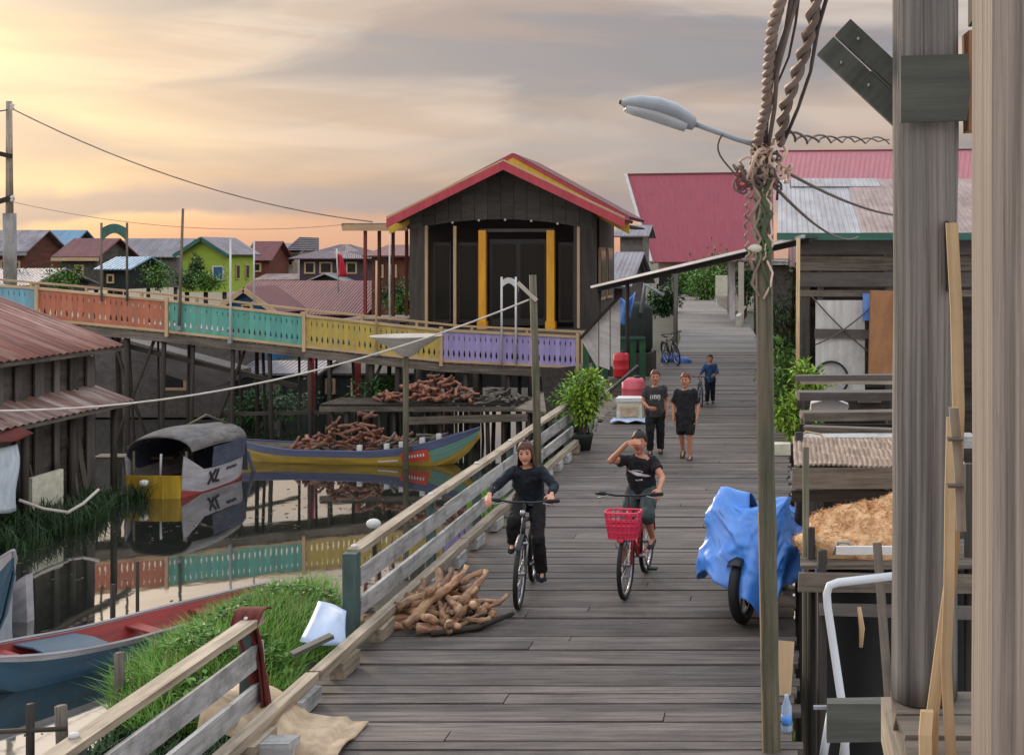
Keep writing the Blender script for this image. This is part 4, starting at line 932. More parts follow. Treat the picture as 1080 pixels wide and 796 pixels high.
def house(label, pxs, pys, Y, depth, wall, roof, axis='y', over=.35, wins=(), zb=None, side=None, name='house', trim=None, cat='house'):
    # pxs = left,right wall; pys = base, eave, ridge of the near face
    x0, x1 = PX(pxs[0],Y), PX(pxs[1],Y); zb = PZ(pys[0],Y) if zb is None else zb; ze, zr = PZ(pys[1],Y), PZ(pys[2],Y)
    Y1 = Y+depth; xm = (x0+x1)/2; t = thing(name, label, cat, (xm,Y,zb))
    mb = MB()
    if axis == 'y':     # gable faces us
        mb.prism([(x0,Y,zb),(x1,Y,zb),(x1,Y,ze),(xm,Y,zr-.06),(x0,Y,ze)], (0,depth,0)); mb.build('wall', wall, parent=t)
        k = (zr-ze)/((x1-x0)/2); ov = over
        rf = MB()
        for s, xe in ((-1,x0),(1,x1)):
            a = V((xm,Y-ov,zr+.03)); e = V((xe+s*ov,Y-ov,ze-k*ov+.03)); rf.grid(lambda u, v, a=a, e=e: a.lerp(e,u)+V((0,(depth+2*ov)*v,0)), 2, 3, (e-a).length, depth)
        rf.build('roof', roof, parent=t, solid=.08)
        if trim:
            b = MB()
            for s, xe in ((-1,x0),(1,x1)): b.beam((xm,Y-ov-.04,zr-.05),(xe+s*ov,Y-ov-.04,ze-k*ov-.05),.22,.05,up=(0,1,0))
            b.build('barge_board', trim, parent=t)
    elif axis == 'x':   # slope faces us
        ym = Y+depth/2; mb.prism([(x0,Y,zb),(x0,Y1,zb),(x0,Y1,ze),(x0,ym,zr-.06),(x0,Y,ze)], (x1-x0,0,0)); mb.build('wall', wall, parent=t)
        k = (zr-ze)/(depth/2); rf = MB(); ov = over
        for s, ye in ((-1,Y),(1,Y1)):
            a = V((x0-ov,ym,zr+.03)); e = V((x0-ov,ye+s*ov,ze-k*ov+.03)); rf.grid(lambda u, v, a=a, e=e: a.lerp(e,u)+V(((x1-x0+2*ov)*v,0,0)), 2, 3, (e-a).length, x1-x0)
        rf.build('roof', roof, parent=t, solid=.08)
        if trim:
            b = MB(); b.beam((x0-ov,Y-ov-.05,ze-k*ov-.08),(x1+ov,Y-ov-.05,ze-k*ov-.08),.05,.2); b.build('fascia', trim, parent=t)
    else:               # hipped
        mb.box((xm,Y+depth/2,(zb+ze)/2),(x1-x0,depth,ze-zb)); mb.build('wall', wall, parent=t)
        o = over; c = [V((x0-o,Y-o,ze)),V((x1+o,Y-o,ze)),V((x1+o,Y1+o,ze)),V((x0-o,Y1+o,ze))]; i = min((x1-x0),depth)*.42
        r0, r1 = V((x0+i,Y+depth/2,zr)), V((x1-i,Y+depth/2,zr)); rf = MB()
        for poly in ((c[0],c[1],r1,r0),(c[2],c[3],r0,r1)): rf.grid(lambda u, v, p=poly: p[3].lerp(p[2],v).lerp(p[0].lerp(p[1],v),u), 2, 3, 4, 6)
        for poly in ((c[1],c[2],r1),(c[3],c[0],r0)): rf.grid(lambda u, v, p=poly: p[2].lerp(p[0].lerp(p[1],v),max(u,.001)), 2, 3, 4, 6)
        rf.build('roof', roof, parent=t, solid=.08)
    for w in wins: window(t, *w[:4], Y, *(w[4:] or ('pane_dark','cream_trim')))
    for x in (x0+.2, xm, x1-.2):
        MB().tube([(x,Y+.3,WZ-.6),(x,Y+.3,zb+.05)], .12, 6).build('pile','pile_wood',parent=t,smooth=True)
    return t
def hroof_house(*a, **k): return house(*a, axis='x', **k)
house('brown plank house under a patched grey roof at the far left', (-70,26), (312,263,243), 76, 4, 'brown_wall', 'patch_roof', axis='x', wins=((2,8,275,292),(14,21,276,300)), trim='grey_metal')
house('house with a sky blue sloping roof behind the brown plank house', (40,68), (300,263,243), 80, 4, 'dark_wall', 'blue_roof', axis='x', wins=((50,58,270,284),))
house('low dark house with a red iron roof left of the green arch', (64,102), (306,269,252), 74, 4, 'hut_wall', 'maroon_roof', axis='x', wins=((80,88,280,296),), trim='cream_trim')
house('tiny gabled hut with dark open gable behind the right post of the green arch', (112,126), (300,270,256), 90, 6, 'grey_wall', 'grey_roof', axis='y', wins=((116,122,276,286),))
house('little hut with a pale blue awning roof inside the green arch', (109,134), (305,283,272), 68, 4, 'murk_wall', 'blue_roof', axis='x', wins=((114,120,290,298),))
house('grey timber house under a pale zinc roof left of the bare pole', (122,186), (303,269,252), 84, 4, 'grey_wall', 'grey_roof', axis='x', wins=((160,170,271,286),(134,142,274,286)))
g = house('lime green house with a blue window and a gable facing the bridge', (191,238), (308,266,251), 72, 3.9, 'green_wall', 'grey_roof', axis='y', over=.3, wins=((225,236,281,295,'glass_blue','white_metal'),(202,211,284,300)), trim='green_trim')
for y in (73.5, 74.8):
    f = MB().box((PX(238,72)+.03,y,PZ(287,72)),(.08,.5,.9)).build('window','cream_trim',parent=g); MB().box((PX(238,72)+.06,y,PZ(287,72)),(.06,.34,.74)).build('pane','pane_dark',parent=f)
house('small house with a rusty roof just right of the lime green house', (262,284), (300,272,255), 92, 3.5, 'brown_wall', 'maroon_roof', axis='x', wins=((268,275,278,286),))
hw = house('white walled building with a stepped grey roof between the green house and the purple roof', (283,314), (298,266,257), 96, 3.5, 'pale_wall', 'grey_roof', axis='x', wins=((296,301,272,280),(304,309,272,280)))
a = P(311,250,96); mb = MB(); mb.prism([P(300,264,95.5),P(316,264,95.5),P(316,250,95.5)], (0,4,0)); mb.build('tower_roof','grey_roof',parent=hw)
house('dark purple walled house under a broad hipped roof', (316,386), (296,273,258), 88, 5, 'purple_wall', 'purple_roof', axis='hip', over=.6, wins=((322,332,277,288),(338,350,277,288),(366,376,277,288)))
house('low shed with two pale iron roofs before the purple hipped house', (322,366), (306,298,289), 86, 5, 'murk_wall', 'zinc', axis='y', wins=((340,346,299,304),))
house('small flat-roofed shed with a pale iron roof behind the maroon roof', (274,318), (306,295,290), 90, 4, 'hut_wall', 'zinc_patch', axis='x', wins=((290,300,297,303),))
hm = house('house with a wide maroon roof and a blue gable just behind the teal bridge panel', (240,380), (342,329,299), 62, 8, 'blue_wall', 'maroon_roof', axis='x', over=.5, wins=((330,345,330,340),), zb=-1.6)
# its small blue gable standing forward on the left
house('small blue gabled porch in front of the wide maroon roof', (230,290), (344,326,304), 57, 3.0, 'blue_wall', 'maroon_roof', axis='y', over=.3, wins=((256,266,322,334),), zb=-1.6, trim='cream_trim', name='porch')
house('reddish brown house with a shallow roof glimpsed past the annex posts', (392,432), (332,270,259), 60, 7, 'brown_wall', 'maroon_roof', axis='x', wins=((398,404,280,292),(412,418,280,292)))
house('grey louvred house squeezed between the pavilion and the magenta roof', (654,678), (300,248,238), 64, 3, 'grey_wall', 'grey_roof', axis='x', wins=((662,668,276,290,'glass_blue','white_metal'),(671,676,276,290)))
house('low dark hut to the far left of the bridge, roof just over the rail', (-60,30), (325,300,285), 58, 5, 'hut_wall', 'grey_roof', axis='x', wins=((10,20,303,312),))
# flag
t = thing('flag', 'red flag hanging from a pole in front of the purple hipped house', 'flag', tuple(P(357,308,60)))
MB().tube([P(357,308,60),P(355,262,60)],.035,6).build('pole','white_metal',parent=t,smooth=True)
q = [P(356,268,60),P(366,292,60)]
MB().grid(lambda a, b: V((q[0].x+(q[1].x-q[0].x)*(b*(.35+.65*a)), 60+.12*sin(b*7+a*2), q[0].z+(q[1].z-q[0].z)*a)), 8, 8).build('cloth','flag_red',parent=t,solid=.02,smooth=True)
# the wall of sheds behind the bridge, and the slope roof that runs down past its piles
house('long grey plank shed on stilts close behind the bridge piles', (-30,226), (455,352,346), 40.5, 4, 'slope_wall', 'grey_roof', axis='x', over=.2, wins=((172,196,384,410),), zb=-2.1, name='shed')
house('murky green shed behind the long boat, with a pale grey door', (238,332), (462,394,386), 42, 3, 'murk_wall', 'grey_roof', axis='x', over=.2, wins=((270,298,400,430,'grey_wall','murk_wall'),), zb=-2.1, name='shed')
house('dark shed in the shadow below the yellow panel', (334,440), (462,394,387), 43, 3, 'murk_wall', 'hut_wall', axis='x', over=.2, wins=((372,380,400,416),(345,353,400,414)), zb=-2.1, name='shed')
t = MB().prism([P(110,352,38.6),P(252,390,38.6),P(252,398,38.6),P(222,410,38.6),P(110,374,38.6)],(0,.9,0)).build('lean_to_roof','slope_wall',base=P(200,380,38.6),label='grey sloping lean-to roof seen between the bridge piles',cat='roof')
for k, px in enumerate((328,377)):
    MB().tube([P(px,432,37.6),P(px,360,37.6)],.11,8).build('red_post','flag_red' if k==0 else 'hull_red',base=P(px,432,37.6),smooth=True,label=('bright red post under the left end of the yellow panel','dull red post right of the bright red one under the yellow panel')[k],cat='post')

# ------------------------------------------------------------------ dark pavilion
YP = 38.4
pv = thing('pavilion', 'dark timber pavilion with yellow door posts and pink and yellow barge boards', 'pavilion', (-8.75, YP, 0))
x0, x1 = PX(432,YP), PX(625,YP); zf = PZ(347,YP); ze = PZ(236,YP); zt = PZ(176,37.6); dep = 5.0
MB().box(((x0+x1)/2,YP+dep/2,zf-.16),(x1-x0+.3,dep+.3,.3)).build('floor','old_wood',parent=pv)
MB().box(((x0+x1)/2,YP+.5,(zf-.3+WZ)/2+.6),(x1-x0,.12,zf-.3-WZ-1.2)).build('skirt','dark_wall',parent=pv)
for px in (440,470,500,530,560,590,620):
    MB().tube([(PX(px,YP),YP+.2,WZ-.6),(PX(px,YP),YP+.2,zf-.3)],.10,7).build('pile','pile_wood',parent=pv,smooth=True)
    MB().tube([(PX(px,YP)+.3,YP+2.8,WZ-.6),(PX(px,YP)+.3,YP+2.8,zf-.3)],.10,7).build('pile','pile_wood',parent=pv,smooth=True)
# corner piers, back wall set in as a porch
for a, b in ((432,448),(605,627)):
    MB().box((PX((a+b)/2,YP),YP+.25,(zf+ze)/2+.1),((b-a)*YP/F,.5,ze-zf+.4)).build('pier','gable_board',parent=pv)
MB().box(((x0+x1)/2,YP+1.55,(zf+ze)/2+.1),(x1-x0-.02,.1,ze-zf+.5)).build('wall','dark_wall',parent=pv)
MB().box((x1-.06,YP+dep/2+.8,(zf+ze)/2+.1),(.1,dep-1.6,ze-zf+.3)).build('wall','gable_board',parent=pv)
MB().box((x0+.06,YP+dep/2+.8,(zf+ze)/2+.1),(.1,dep-1.6,ze-zf+.3)).build('wall','gable_board',parent=pv)
for k, (y, h) in enumerate(((YP+1.9,1.7),(YP+3.6,1.7))):
    f = MB().box((x1+.02,y,zf+1.7),(.06,1.25,h)).build('window','cream_trim',parent=pv)
    MB().box((x1+.055,y,zf+1.7),(.03,1.05,h-.22)).build('pane','glass_dark',parent=f)
YW = YP+.24
for a, b in ((455,474),(481,503),(588,604)):
    f = MB().box((PX((a+b)/2,YP),YW-.03,zf+1.45),((b-a)*YP/F,.06,2.5)).build('window','dark_wall',parent=pv)
    MB().box((PX((a+b)/2,YP),YW-.065,zf+1.45),((b-a)*YP/F-.14,.03,2.3)).build('pane','glass_dark',parent=f)
d = MB().box((PX(545,YP),YW-.04,zf+1.45),(60*YP/F,.07,2.7)).build('door','dark_wall',parent=pv)
for px in (530,560): MB().box((PX(px,YP),YW-.085,zf+1.5),(24*YP/F,.03,2.3)).build('pane','glass_dark',parent=d)
MB().box((PX(546,YP),YW-.11,zf+1.3),(.03,.04,.3)).build('handle','steel',parent=d)
for px, w in ((508.5,7.5),(580.5,8)):
    MB().box((PX(px,YP),YP+.08,(zf+PZ(243,YP))/2),(w*YP/F,.2,PZ(243,YP)-zf)).build('yellow_post','yellow_col',parent=pv)
    MB().box((PX(px,YP),YP+.07,zf+.12),(w*YP/F+.07,.27,.24)).build('post_base','yellow_col',parent=pv)
for px in (449.5,479.5,610):
    MB().box((PX(px,YP),YP+.04,(zf+ze)/2-.02),(.085,.09,ze-zf-.1)).build('post','cream_trim',parent=pv)
MB().beam((PX(505,YP),YP+.1,PZ(243,YP)),(PX(584,YP),YP+.1,PZ(243,YP)),.1,.1).build('lintel','gable_board',parent=pv)
# gable, with an arched lower edge
n = 14; mb = MB(); zr0 = zt-.05
for i in range(n):
    a, b = x0+(x1-x0)*i/n, x0+(x1-x0)*(i+1)/n; xm = (x0+x1)/2; hw_ = (x1-x0)/2
    def top(x): return PZ(172,37.6)-.07-(PZ(172,37.6)-PZ(233,37.6))*(abs(x-PX(531,37.6))/((PX(659,37.6)-PX(531,37.6)) if x > PX(531,37.6) else (PX(531,37.6)-PX(408,37.6))))
    def low(x): return ze-.18+.32*(1-((x-xm)/hw_)**2)
    mb.prism([(a,YP-.02,low(a)),(b-.012,YP-.02,low(b)),(b-.012,YP-.02,top(b)),(a,YP-.02,top(a))],(0,.08,0))
mb.build('gable','gable_board',parent=pv)
for i in range(18):
    u = (i+.5)/18; x = x0+.4+(x1-x0-.8)*u; xm = (x0+x1)/2
    if i % 3 == 0: MB().ball((x,YP-.06,ze-.2+.32*(1-((x-xm)/hw_)**2)),.04,6,4).build('lamp_bulb','mark_white',parent=pv,smooth=True)
def roofpair(Yf, Yk, xl, xr, xa, ze_, zr_, mat, name, th=.1):
    mb = MB()
    for xe in (xl, xr):
        a = V((xa,Yf,zr_)); e = V((xe,Yf,ze_)); mb.grid(lambda u, v, a=a, e=e: a.lerp(e,u)+V((0,(Yk-Yf)*v,0)), 3, 4, (e-a).length, Yk-Yf)
    return mb.build(name, mat, parent=pv, solid=th)
Yf = 37.6; xl, xr, xa = PX(408,Yf), PX(659,Yf), PX(531,Yf); zE = PZ(233,Yf); zA = PZ(172,Yf)
roofpair(Yf, YP+1.2, xl, xr, xa, zE, zA, 'maroon_roof', 'porch_roof')
def chevron(y, xl_, zl_, xa_, za_, xr_, zr_, up_, dn_, t, mat, name):
    mb = MB(); mb.prism([(xl_,y,zl_-dn_),(xl_,y,zl_+up_),(xa_,y,za_+up_),(xr_,y,zr_+up_),(xr_,y,zr_-dn_),(xa_,y,za_-dn_)],(0,t,0),.5)
    return mb.build(name, mat, parent=pv)
chevron(Yf-.055, xl, zE, xa, zA, xr, zE, .06, .21, .05, 'fascia_pink', 'barge_board')
mb = MB()
for xe in (xl, xr): mb.beam((xa,Yf-.02,zA+.07),(xe,Yf-.02,zE+.09),.08,.05,up=(0,1,0))
mb.build('roof_edge','cream_trim',parent=pv)
Y2 = 38.9; xl2, xr2, xa2 = PX(411,Y2), PX(664,Y2), PX(541,Y2); zE2l = PZ(230,Y2); zE2 = PZ(234,Y2)+.12; zA2 = PZ(163,Y2)
roofpair(Y2, YP+4.6, xl2, xr2, xa2, zE2, zA2, 'maroon_roof', 'roof')
for dz0, h, mat in ((-.30,.44,'fascia_yellow'),(-.03,.11,'fascia_pink')):
    chevron(Y2-.055-(.02 if h<.2 else 0), xl2, zE2, xa2, zA2, xr2, zE2, dz0+h/2, -(dz0-h/2), .05, mat, 'barge_board')
MB().box((PX(658,Y2),Y2+2.1,zE2-.25),(.4,4.0,.06)).build('soffit','dark_wall',parent=pv)
# flat annex on the left, with thin red posts
an = thing('annex_shelter', 'open flat-roofed annex on thin red posts left of the dark pavilion', 'shelter', tuple(P(400,335,40)))
MB().box((PX(400,40.2),40.9,PZ(238,40)),(66*40/F,2.6,.14)).build('roof','grey_roof',parent=an)
MB().box((PX(400,40),39.58,PZ(240.5,40)),(68*40/F,.06,.2)).build('fascia','cream_trim',parent=an)
MB().box((PX(400,40.2),40.9,PZ(336,40)-.05),(70*40/F,2.6,.12)).build('floor','old_wood',parent=an)
for k, px in enumerate((388,399,410,421)):
    MB().box((PX(px,40),39.75+.35*k,(PZ(336,40)+PZ(240,40))/2),(.09,.09,PZ(240,40)-PZ(336,40)-.1)).build('post','hull_red' if k==0 else 'brown_wall',parent=an)
MB().beam(P(387,274,39.8),P(408,274,39.8),.05,.08).build('shelf','dark_wood',parent=an)
for px in (384,420,440):
    MB().tube([(PX(px,40),40.4,WZ-.6),(PX(px,40),40.4,PZ(336,40)-.1)],.09,7).build('pile','pile_wood',parent=an,smooth=True)
# ------------------------------------------------------------------ boats
def hull(root_label, secs, mats, name='boat', cat='boat', marks=None):
    pass
def boat(label, p0, p1, width, free, bow, stern, mats, name='wooden_boat', n=16, flat_stern=.0, draft=.25, bow_frac=.72, group=None, inner='old_wood'):
    # p0 stern, p1 bow on the waterline; mats = list of (z fraction top, material) strakes from keel to gunwale
    p0 = V(p0); p1 = V(p1); L = (p1-p0).length; ax = (p1-p0).normalized(); sd = V((ax.y,-ax.x,0))
    t = thing(name, label, 'boat', tuple((p0+p1)*.5), group)
    def half(u):
        # half breadth along the length
        a = u/.35 if u < .35 else 1
        b = (1-u)/(1-bow_frac) if u > bow_frac else 1
        return width/2*(flat_stern+(1-flat_stern)*sin(min(1,a)*pi/2)**.8)*sin(max(0,min(1,b))*pi/2)**.8+.012
    def sheer(u): return free+stern*max(0,(.3-u)/.3)**1.6+bow*max(0,(u-.55)/.45)**1.7
    us = [i/n for i in range(n+1)]
    def pt(u, f, s, inset=0):
        # f 0 keel .. 1 gunwale
        zk = -draft+(draft+sheer(u)*.75)*max(0,(u-.82)/.18)**1.5+(draft*.8)*max(0,(.12-u)/.12)
        z = zk+(sheer(u)-zk)*f; w = max(.004,(half(u)-inset)*(.35+.65*f**.7) if f > 0 else .02)
        return p0+ax*(L*u)+sd*(s*w)+V((0,0,z))
    f0 = 0.0
    for f1, mat in mats:
        mb = MB()
        for s in (-1,1):
            o = V((R(0,9),0,0))
            mb.rings([[pt(u, f0, s), pt(u, (f0+f1)/2, s), pt(u, f1, s)] for u in us], closed=False)
            if flat_stern: pass
        if flat_stern: mb.add([pt(0,f0,-1),pt(0,f0,1),pt(0,f1,1),pt(0,f1,-1)],[(0,1,2,3)],[(0,0,0)]*4)
        mb.build('strake', mat, parent=t, smooth=False, solid=.02); f0 = f1
    mb = MB()
    for s in (-1,1): mb.rings([[pt(u,.985,s,.03), pt(u,.25,s,.03)] for u in us], closed=False)
    mb.rings([[pt(u,.25,-1,.03), pt(u,.25,1,.03)] for u in us], closed=False)
    mb.build('lining', inner, parent=t)
    for s in (-1,1):
        MB().tube([pt(u,1,s)+V((0,0,.01)) for u in us], .022, 5).build('gunwale', mats[-1][1], parent=t)
    for u in (.25,.45,.65):
        a, b = pt(u,.8,-1,.03), pt(u,.8,1,.03); MB().beam(a, b, .18, .03).build('thwart', inner, parent=t)
    return t, pt
lb, lpt = boat('long moored boat with a yellow and green hull and a blue-grey gunwale, loaded with roots', (-14.3,32.4,WZ), (-7.75,31.6,WZ), 1.25, .36, .58, .16, [(.42,'hull_yellow'),(.72,'hull_yellow'),(1,'hull_navy')], draft=.2, n=22)
# sign plate, white dash and green bow on the near side
for u0, u1, f0, f1, mat, nm in ((.62,.70,.50,.56,'mark_white','stripe'),(.715,.82,.44,.82,'sign_red','name_plate')):
    mb = MB(); mb.grid(lambda a, b: lpt(u0+(u1-u0)*a, f0+(f1-f0)*b, 1)+V((0,-.028,-.0)), 6, 3, .6, .2); nmob = mb.build(nm, mat, parent=lb, solid=.01)
mb = MB()
for k in range(7):
    u = .735+k*.011; mb.grid(lambda a, b: lpt(u+.006*a, .60+.1*b, 1)+V((0,-.045,0)), 1, 1)
mb.build('lettering','mark_white',parent=lb)
mb = MB(); mb.grid(lambda a, b: lpt(.83+.165*a, .35+.4*b, 1)+V((0,-.03,0)), 10, 3); mb.build('bow_panel','hull_green',parent=lb,solid=.01)
for u in (.55,.66,.72,.8,.86):
    q = lpt(u,1,1); MB().box((q.x,q.y+.1,q.z+.09),(.12,.09,.14)).build('cleat','mark_white',parent=lb)
heap(105, (-11.0,32.15,WZ+.18), (1.85,.42), 1.15, .62, .05, 'red_root', 'reddish brown root stacked in the long yellow boat', 'roots loaded in the long boat', azs=(-.9,1.9), shape=.7)
heap(26, (-9.4,31.95,WZ+.25), (1.2,.35), .75, .62, .045, 'old_wood', 'grey brown root stacked towards the bow of the long yellow boat', 'grey roots loaded in the long boat', azs=(-.9,1.9), shape=.7)
# dock behind it with a second pile
dk = thing('dock', 'dark plank dock on piles behind the long boat', 'dock', (-9,34,-.8))
mb = MB()
for k in range(34): mb.beam((-12.4+k*.19,33.3,-.82),(-12.4+k*.19,34.9,-.82),.175,.05,jit=.006)
mb.build('deck','dark_wood',parent=dk)
MB().beam((-12.5,33.32,-.93),(-5.9,33.32,-.93),.08,.14).build('beam','old_wood',parent=dk)
MB().beam((-10.2,33.28,-1.25),(-5.7,33.28,-1.12),.08,.2).build('beam','old_wood',parent=dk)
for k in range(16):
    x = -12.2+k*.42; MB().tube([(x+R(-.08,.08),33.4+R(0,.3),WZ-.6),(x,33.4,-.85)],R(.04,.07),6).build('pile','pile_wood',parent=dk,smooth=True)
for k in range(7):
    x = -11.9+k*.95; MB().tube([(x+R(-.08,.08),34.7,WZ-.6),(x,34.7,-.85)],.06,6).build('pile','pile_wood',parent=dk,smooth=True)
heap(76, (-9.7,33.9,-.78), (1.45,.45), .70, .5, .05, 'red_root', 'red root piled on the dark dock behind the long boat', 'red roots piled on the dock', azs=(-1,1.8), shape=.8)
heap(30, (-8.0,33.9,-.78), (1.2,.45), .34, .6, .04, 'old_wood', 'grey stick piled at the right end of the dark dock', 'grey sticks piled on the dock', azs=(-1,1.8), shape=.8)
MB().prism([P(570,390,25.0),P(604,386,25.0),P(607,452,25.0),P(580,462,25.0)],(.05,.05,0)).build('leaning_sheet','dark_wood',base=P(590,450,25.0),label='dark weathered sheet leaning beside the walk under the purple panel',cat='sheet')
# dish on a pole
t = thing('bowl_stand', 'pale shallow bowl on a slim pole in front of the yellow bridge panel', 'stand', tuple(P(428,476,31)))
MB().tube([P(428,495,31),P(428,375,31)],.075,8).build('pole','pole_wood',parent=t,smooth=True)
q = P(429,376,31); MB().lathe([(.10,0),(.22,.06),(.36,.20),(.86,.50),(.90,.53),(.84,.53),(.34,.26),(.05,.22)],q,20).build('bowl','pale_wall',parent=t,smooth=True)
# houseboat
p0 = V((-13.72,30.3,WZ)); p1 = V((-13.85,27.2,WZ))
hb = thing('houseboat', 'moored houseboat with a yellow flat bow, white side and arched canopy', 'houseboat', (-13.6,29.2,WZ))
ax = (p0-p1).normalized(); sd = V((ax.y,-ax.x,0)); Lh = (p0-p1).length
def hp(u, s, z): return p1+ax*(Lh*u)+sd*s+V((0,0,z))
def hw2(u): return .66+.17*sin(min(1,u/.5)*pi/2)-.35*max(0,(u-.7)/.3)**1.5
def hsh(u): return .52+.75*max(0,.22-u)/.22*.55+.35*max(0,(u-.6)/.4)**1.4
us = [i/14 for i in range(15)]
for z0, z1, mat in ((0,.36,'hull_red'),(.36,1,'hull_white')):
    mb = MB()
    for s in (-1,1): mb.rings([[hp(u,s*hw2(u)*(.86+.14*z0),-.25+(hsh(u)+.25)*z0), hp(u,s*hw2(u)*(.86+.14*z1),-.25+(hsh(u)+.25)*z1)] for u in us], closed=False)
    mb.rings([[hp(1,s*hw2(1)*(.86+.14*z),-.25+(hsh(1)+.25)*z) for s in (-1,1)] for z in (z0,z1)], closed=False)
    mb.build('hull_side', mat, parent=hb, solid=.03)
mb = MB(); mb.rings([[hp(-.005,s*.66*(.86+.1*z),-.25+.75*z) for s in (-1,-.33,.33,1)] for z in (0,.5,1)], closed=False); mb.build('bow_board','hull_yellow',parent=hb,solid=.05)
MB().rings([[hp(u,-hw2(u)*.9,.12),hp(u,hw2(u)*.9,.12)] for u in us],closed=False).build('deck','old_wood',parent=hb,solid=.03)
for s in (-.24,.24): MB().beam(hp(-.02,s,-.2),hp(-.02,s,.5),.05,.05,up=(0,1,0)).build('bow_stud','hull_yellow',parent=hb)
# marks painted on the white side
def onside(u, z): return hp(u, hw2(u)*(.86+.14*(z+.25)/(hsh(u)+.25))+.035, z)
mb = MB()
for (u0,z0_,u1,z1_) in ((.27,.16,.35,.46),(.275,.44,.34,.18),(.385,.46,.355,.2),(.355,.2,.41,.17)):
    mb.beam(onside(u0,z0_),onside(u1,z1_),.06,.015,up=tuple(sd))
    if u0 in (.275,.355): mb.build('letter_mark','mark_dark',parent=hb); mb = MB()
mb.rings([[onside(.50+.03*k,.37+.02*(k%2)),onside(.50+.03*k,.41+.025*(k%2))] for k in range(6)],closed=False); mb.build('scribble_mark','mark_dark',parent=hb,solid=.012)
# arched canopy
def can(a, b):
    u = .06+.86*a; an = pi*(.04+.92*b); w = hw2(u)+.06; return hp(u, -cos(an)*w, .90+.10*sin(a*5)*.4+ (.42+.05*sin(a*pi))*sin(an)**.75)
MB().grid(can, 14, 16, 3.4, 2.2).build('canopy','canopy',parent=hb,solid=.03,smooth=True)
mb = MB()
mb.rings([[hp(u,hw2(u)+.02,.52+.02),hp(u,hw2(u)+.06,1.0)] for u in [.3+.6*i/8 for i in range(9)]],closed=False)
mb.build('side_curtain','canopy_navy',parent=hb,solid=.02)
MB().rings([[hp(u,-hw2(u)-.02,.50),hp(u,-hw2(u)-.05,1.1)] for u in [.06+.84*i/8 for i in range(9)]],closed=False).build('side_curtain','canopy_navy',parent=hb,solid=.02)
mb = MB(); mb.rings([[hp(.9,-cos(pi*k/10)*.74, .5+(k in (0,10))*0+.75*sin(pi*k/10)**.7) for k in range(11)],[hp(.9,-cos(pi*k/10)*.74,.15) for k in range(11)]],closed=False); mb.build('back_wall','canopy_navy',parent=hb,solid=.02)
for s in (-.6,.6):
    MB().tube([hp(.07,s,.1),hp(.07,s,1.0)],.03,6).build('post','pole_wood',parent=hb,smooth=True)
MB().tube([hp(.55,-.35,1.28),hp(.72,0,1.55),hp(.9,.3,1.25)],.03,6).build('ridge_pole','pole_wood',parent=hb,smooth=True)
MB().tube([hp(.10,-.05,.2),hp(.05,.06,.95)],.025,6).build('pole','white_metal',parent=hb,smooth=True)
MB().lathe([(.05,0),(.09,.05),(.09,.12),(.03,.14)],hp(-.06,-.12,.36)-V((0,.03,.06)),10).build('float','mark_white',parent=hb,smooth=True)
MB().tube([hp(.98,.25,.7),hp(1.06,.5,.5),hp(1.1,.62,-.1)],.05,6).build('rudder','tarp_grey',parent=hb,smooth=True)
# red and blue boat by the grass
rb, rpt = boat('long blue boat with red inside, its bow by the grass at lower left', (-7.55,18.6,WZ), (-9.95,14.7,WZ), 1.05, .34, .22, .10, [(.5,'hull_blue'),(.9,'hull_blue'),(1,'hull_white')], draft=.2, n=22, inner='hull_red')
for k in range(4):
    u = .83+.03*k; MB().beam(rpt(u,.86,-1,.05),rpt(u,.86,1,.05),.09,.03).build('rib','hull_red',parent=rb)
mb = MB(); mb.rings([[rpt(u,.93,-1,.02),rpt(u,.95,0,.02)+V((0,0,.02)),rpt(u,.93,1,.02)] for u in (.62,.68,.74,.79)],closed=False); mb.build('foredeck','hull_blue',parent=rb,solid=.02)
boat('pale boat at the lower left corner, nearest of all the boats', (-9.7,10.0,WZ), (-8.75,13.4,WZ), .7, .34, .30, .1, [(.6,'hull_white'),(1,'hull_white')], draft=.15, inner='canopy')
boat('blue-white boat whose tall bow stands at the left edge, beyond the blue boat', (-14.2,19.4,WZ), (-10.55,16.9,WZ), .7, .45, .85, .1, [(.7,'hull_blue'),(1,'hull_white')], draft=.15, inner='p_blue')
MB().prism([P(14,615,18),P(27,606,18),P(29,662,18),P(12,668,18)],(.03,.12,0)).build('hull_offcut','hull_white',base=P(20,665,18),label='upright pale panel standing in the water beside the blue-white bow',cat='hull piece')
# stakes in the water
for k, (px, y0, y1, Yd, r, mat, lab) in enumerate(((119,616,672,17.2,.035,'pile_wood','dark stake in the bright water left of its thinner twin'),(145,592,655,18.2,.025,'pile_wood','thin stake in the bright water nearer the grass'),(126,688,745,14.0,.055,'old_wood','stout weathered stake in the grass at the blue hull'),(32,742,800,12.3,.04,'pile_wood','dark stake in the water at the lower left corner'))):
    MB().tube([P(px,y1+40,Yd),P(px,y0,Yd)],r,7).build('stake',mat,base=P(px,y1,Yd),smooth=True,label=lab,cat='stake')
MB().tube([P(-20,772,12.2),P(70,768,12.35)],.025,6).build('stick','pile_wood',base=P(20,770,12.2),smooth=True,label='thin stick lying level over the water at the lower left corner',cat='stick')
MB().tube([P(64,744,12.8),P(66,800,12.8)],.06,7).build('stake','old_wood',base=P(65,790,12.8),smooth=True,label='short dark stake where the nearest railing leaves the picture',cat='stake')
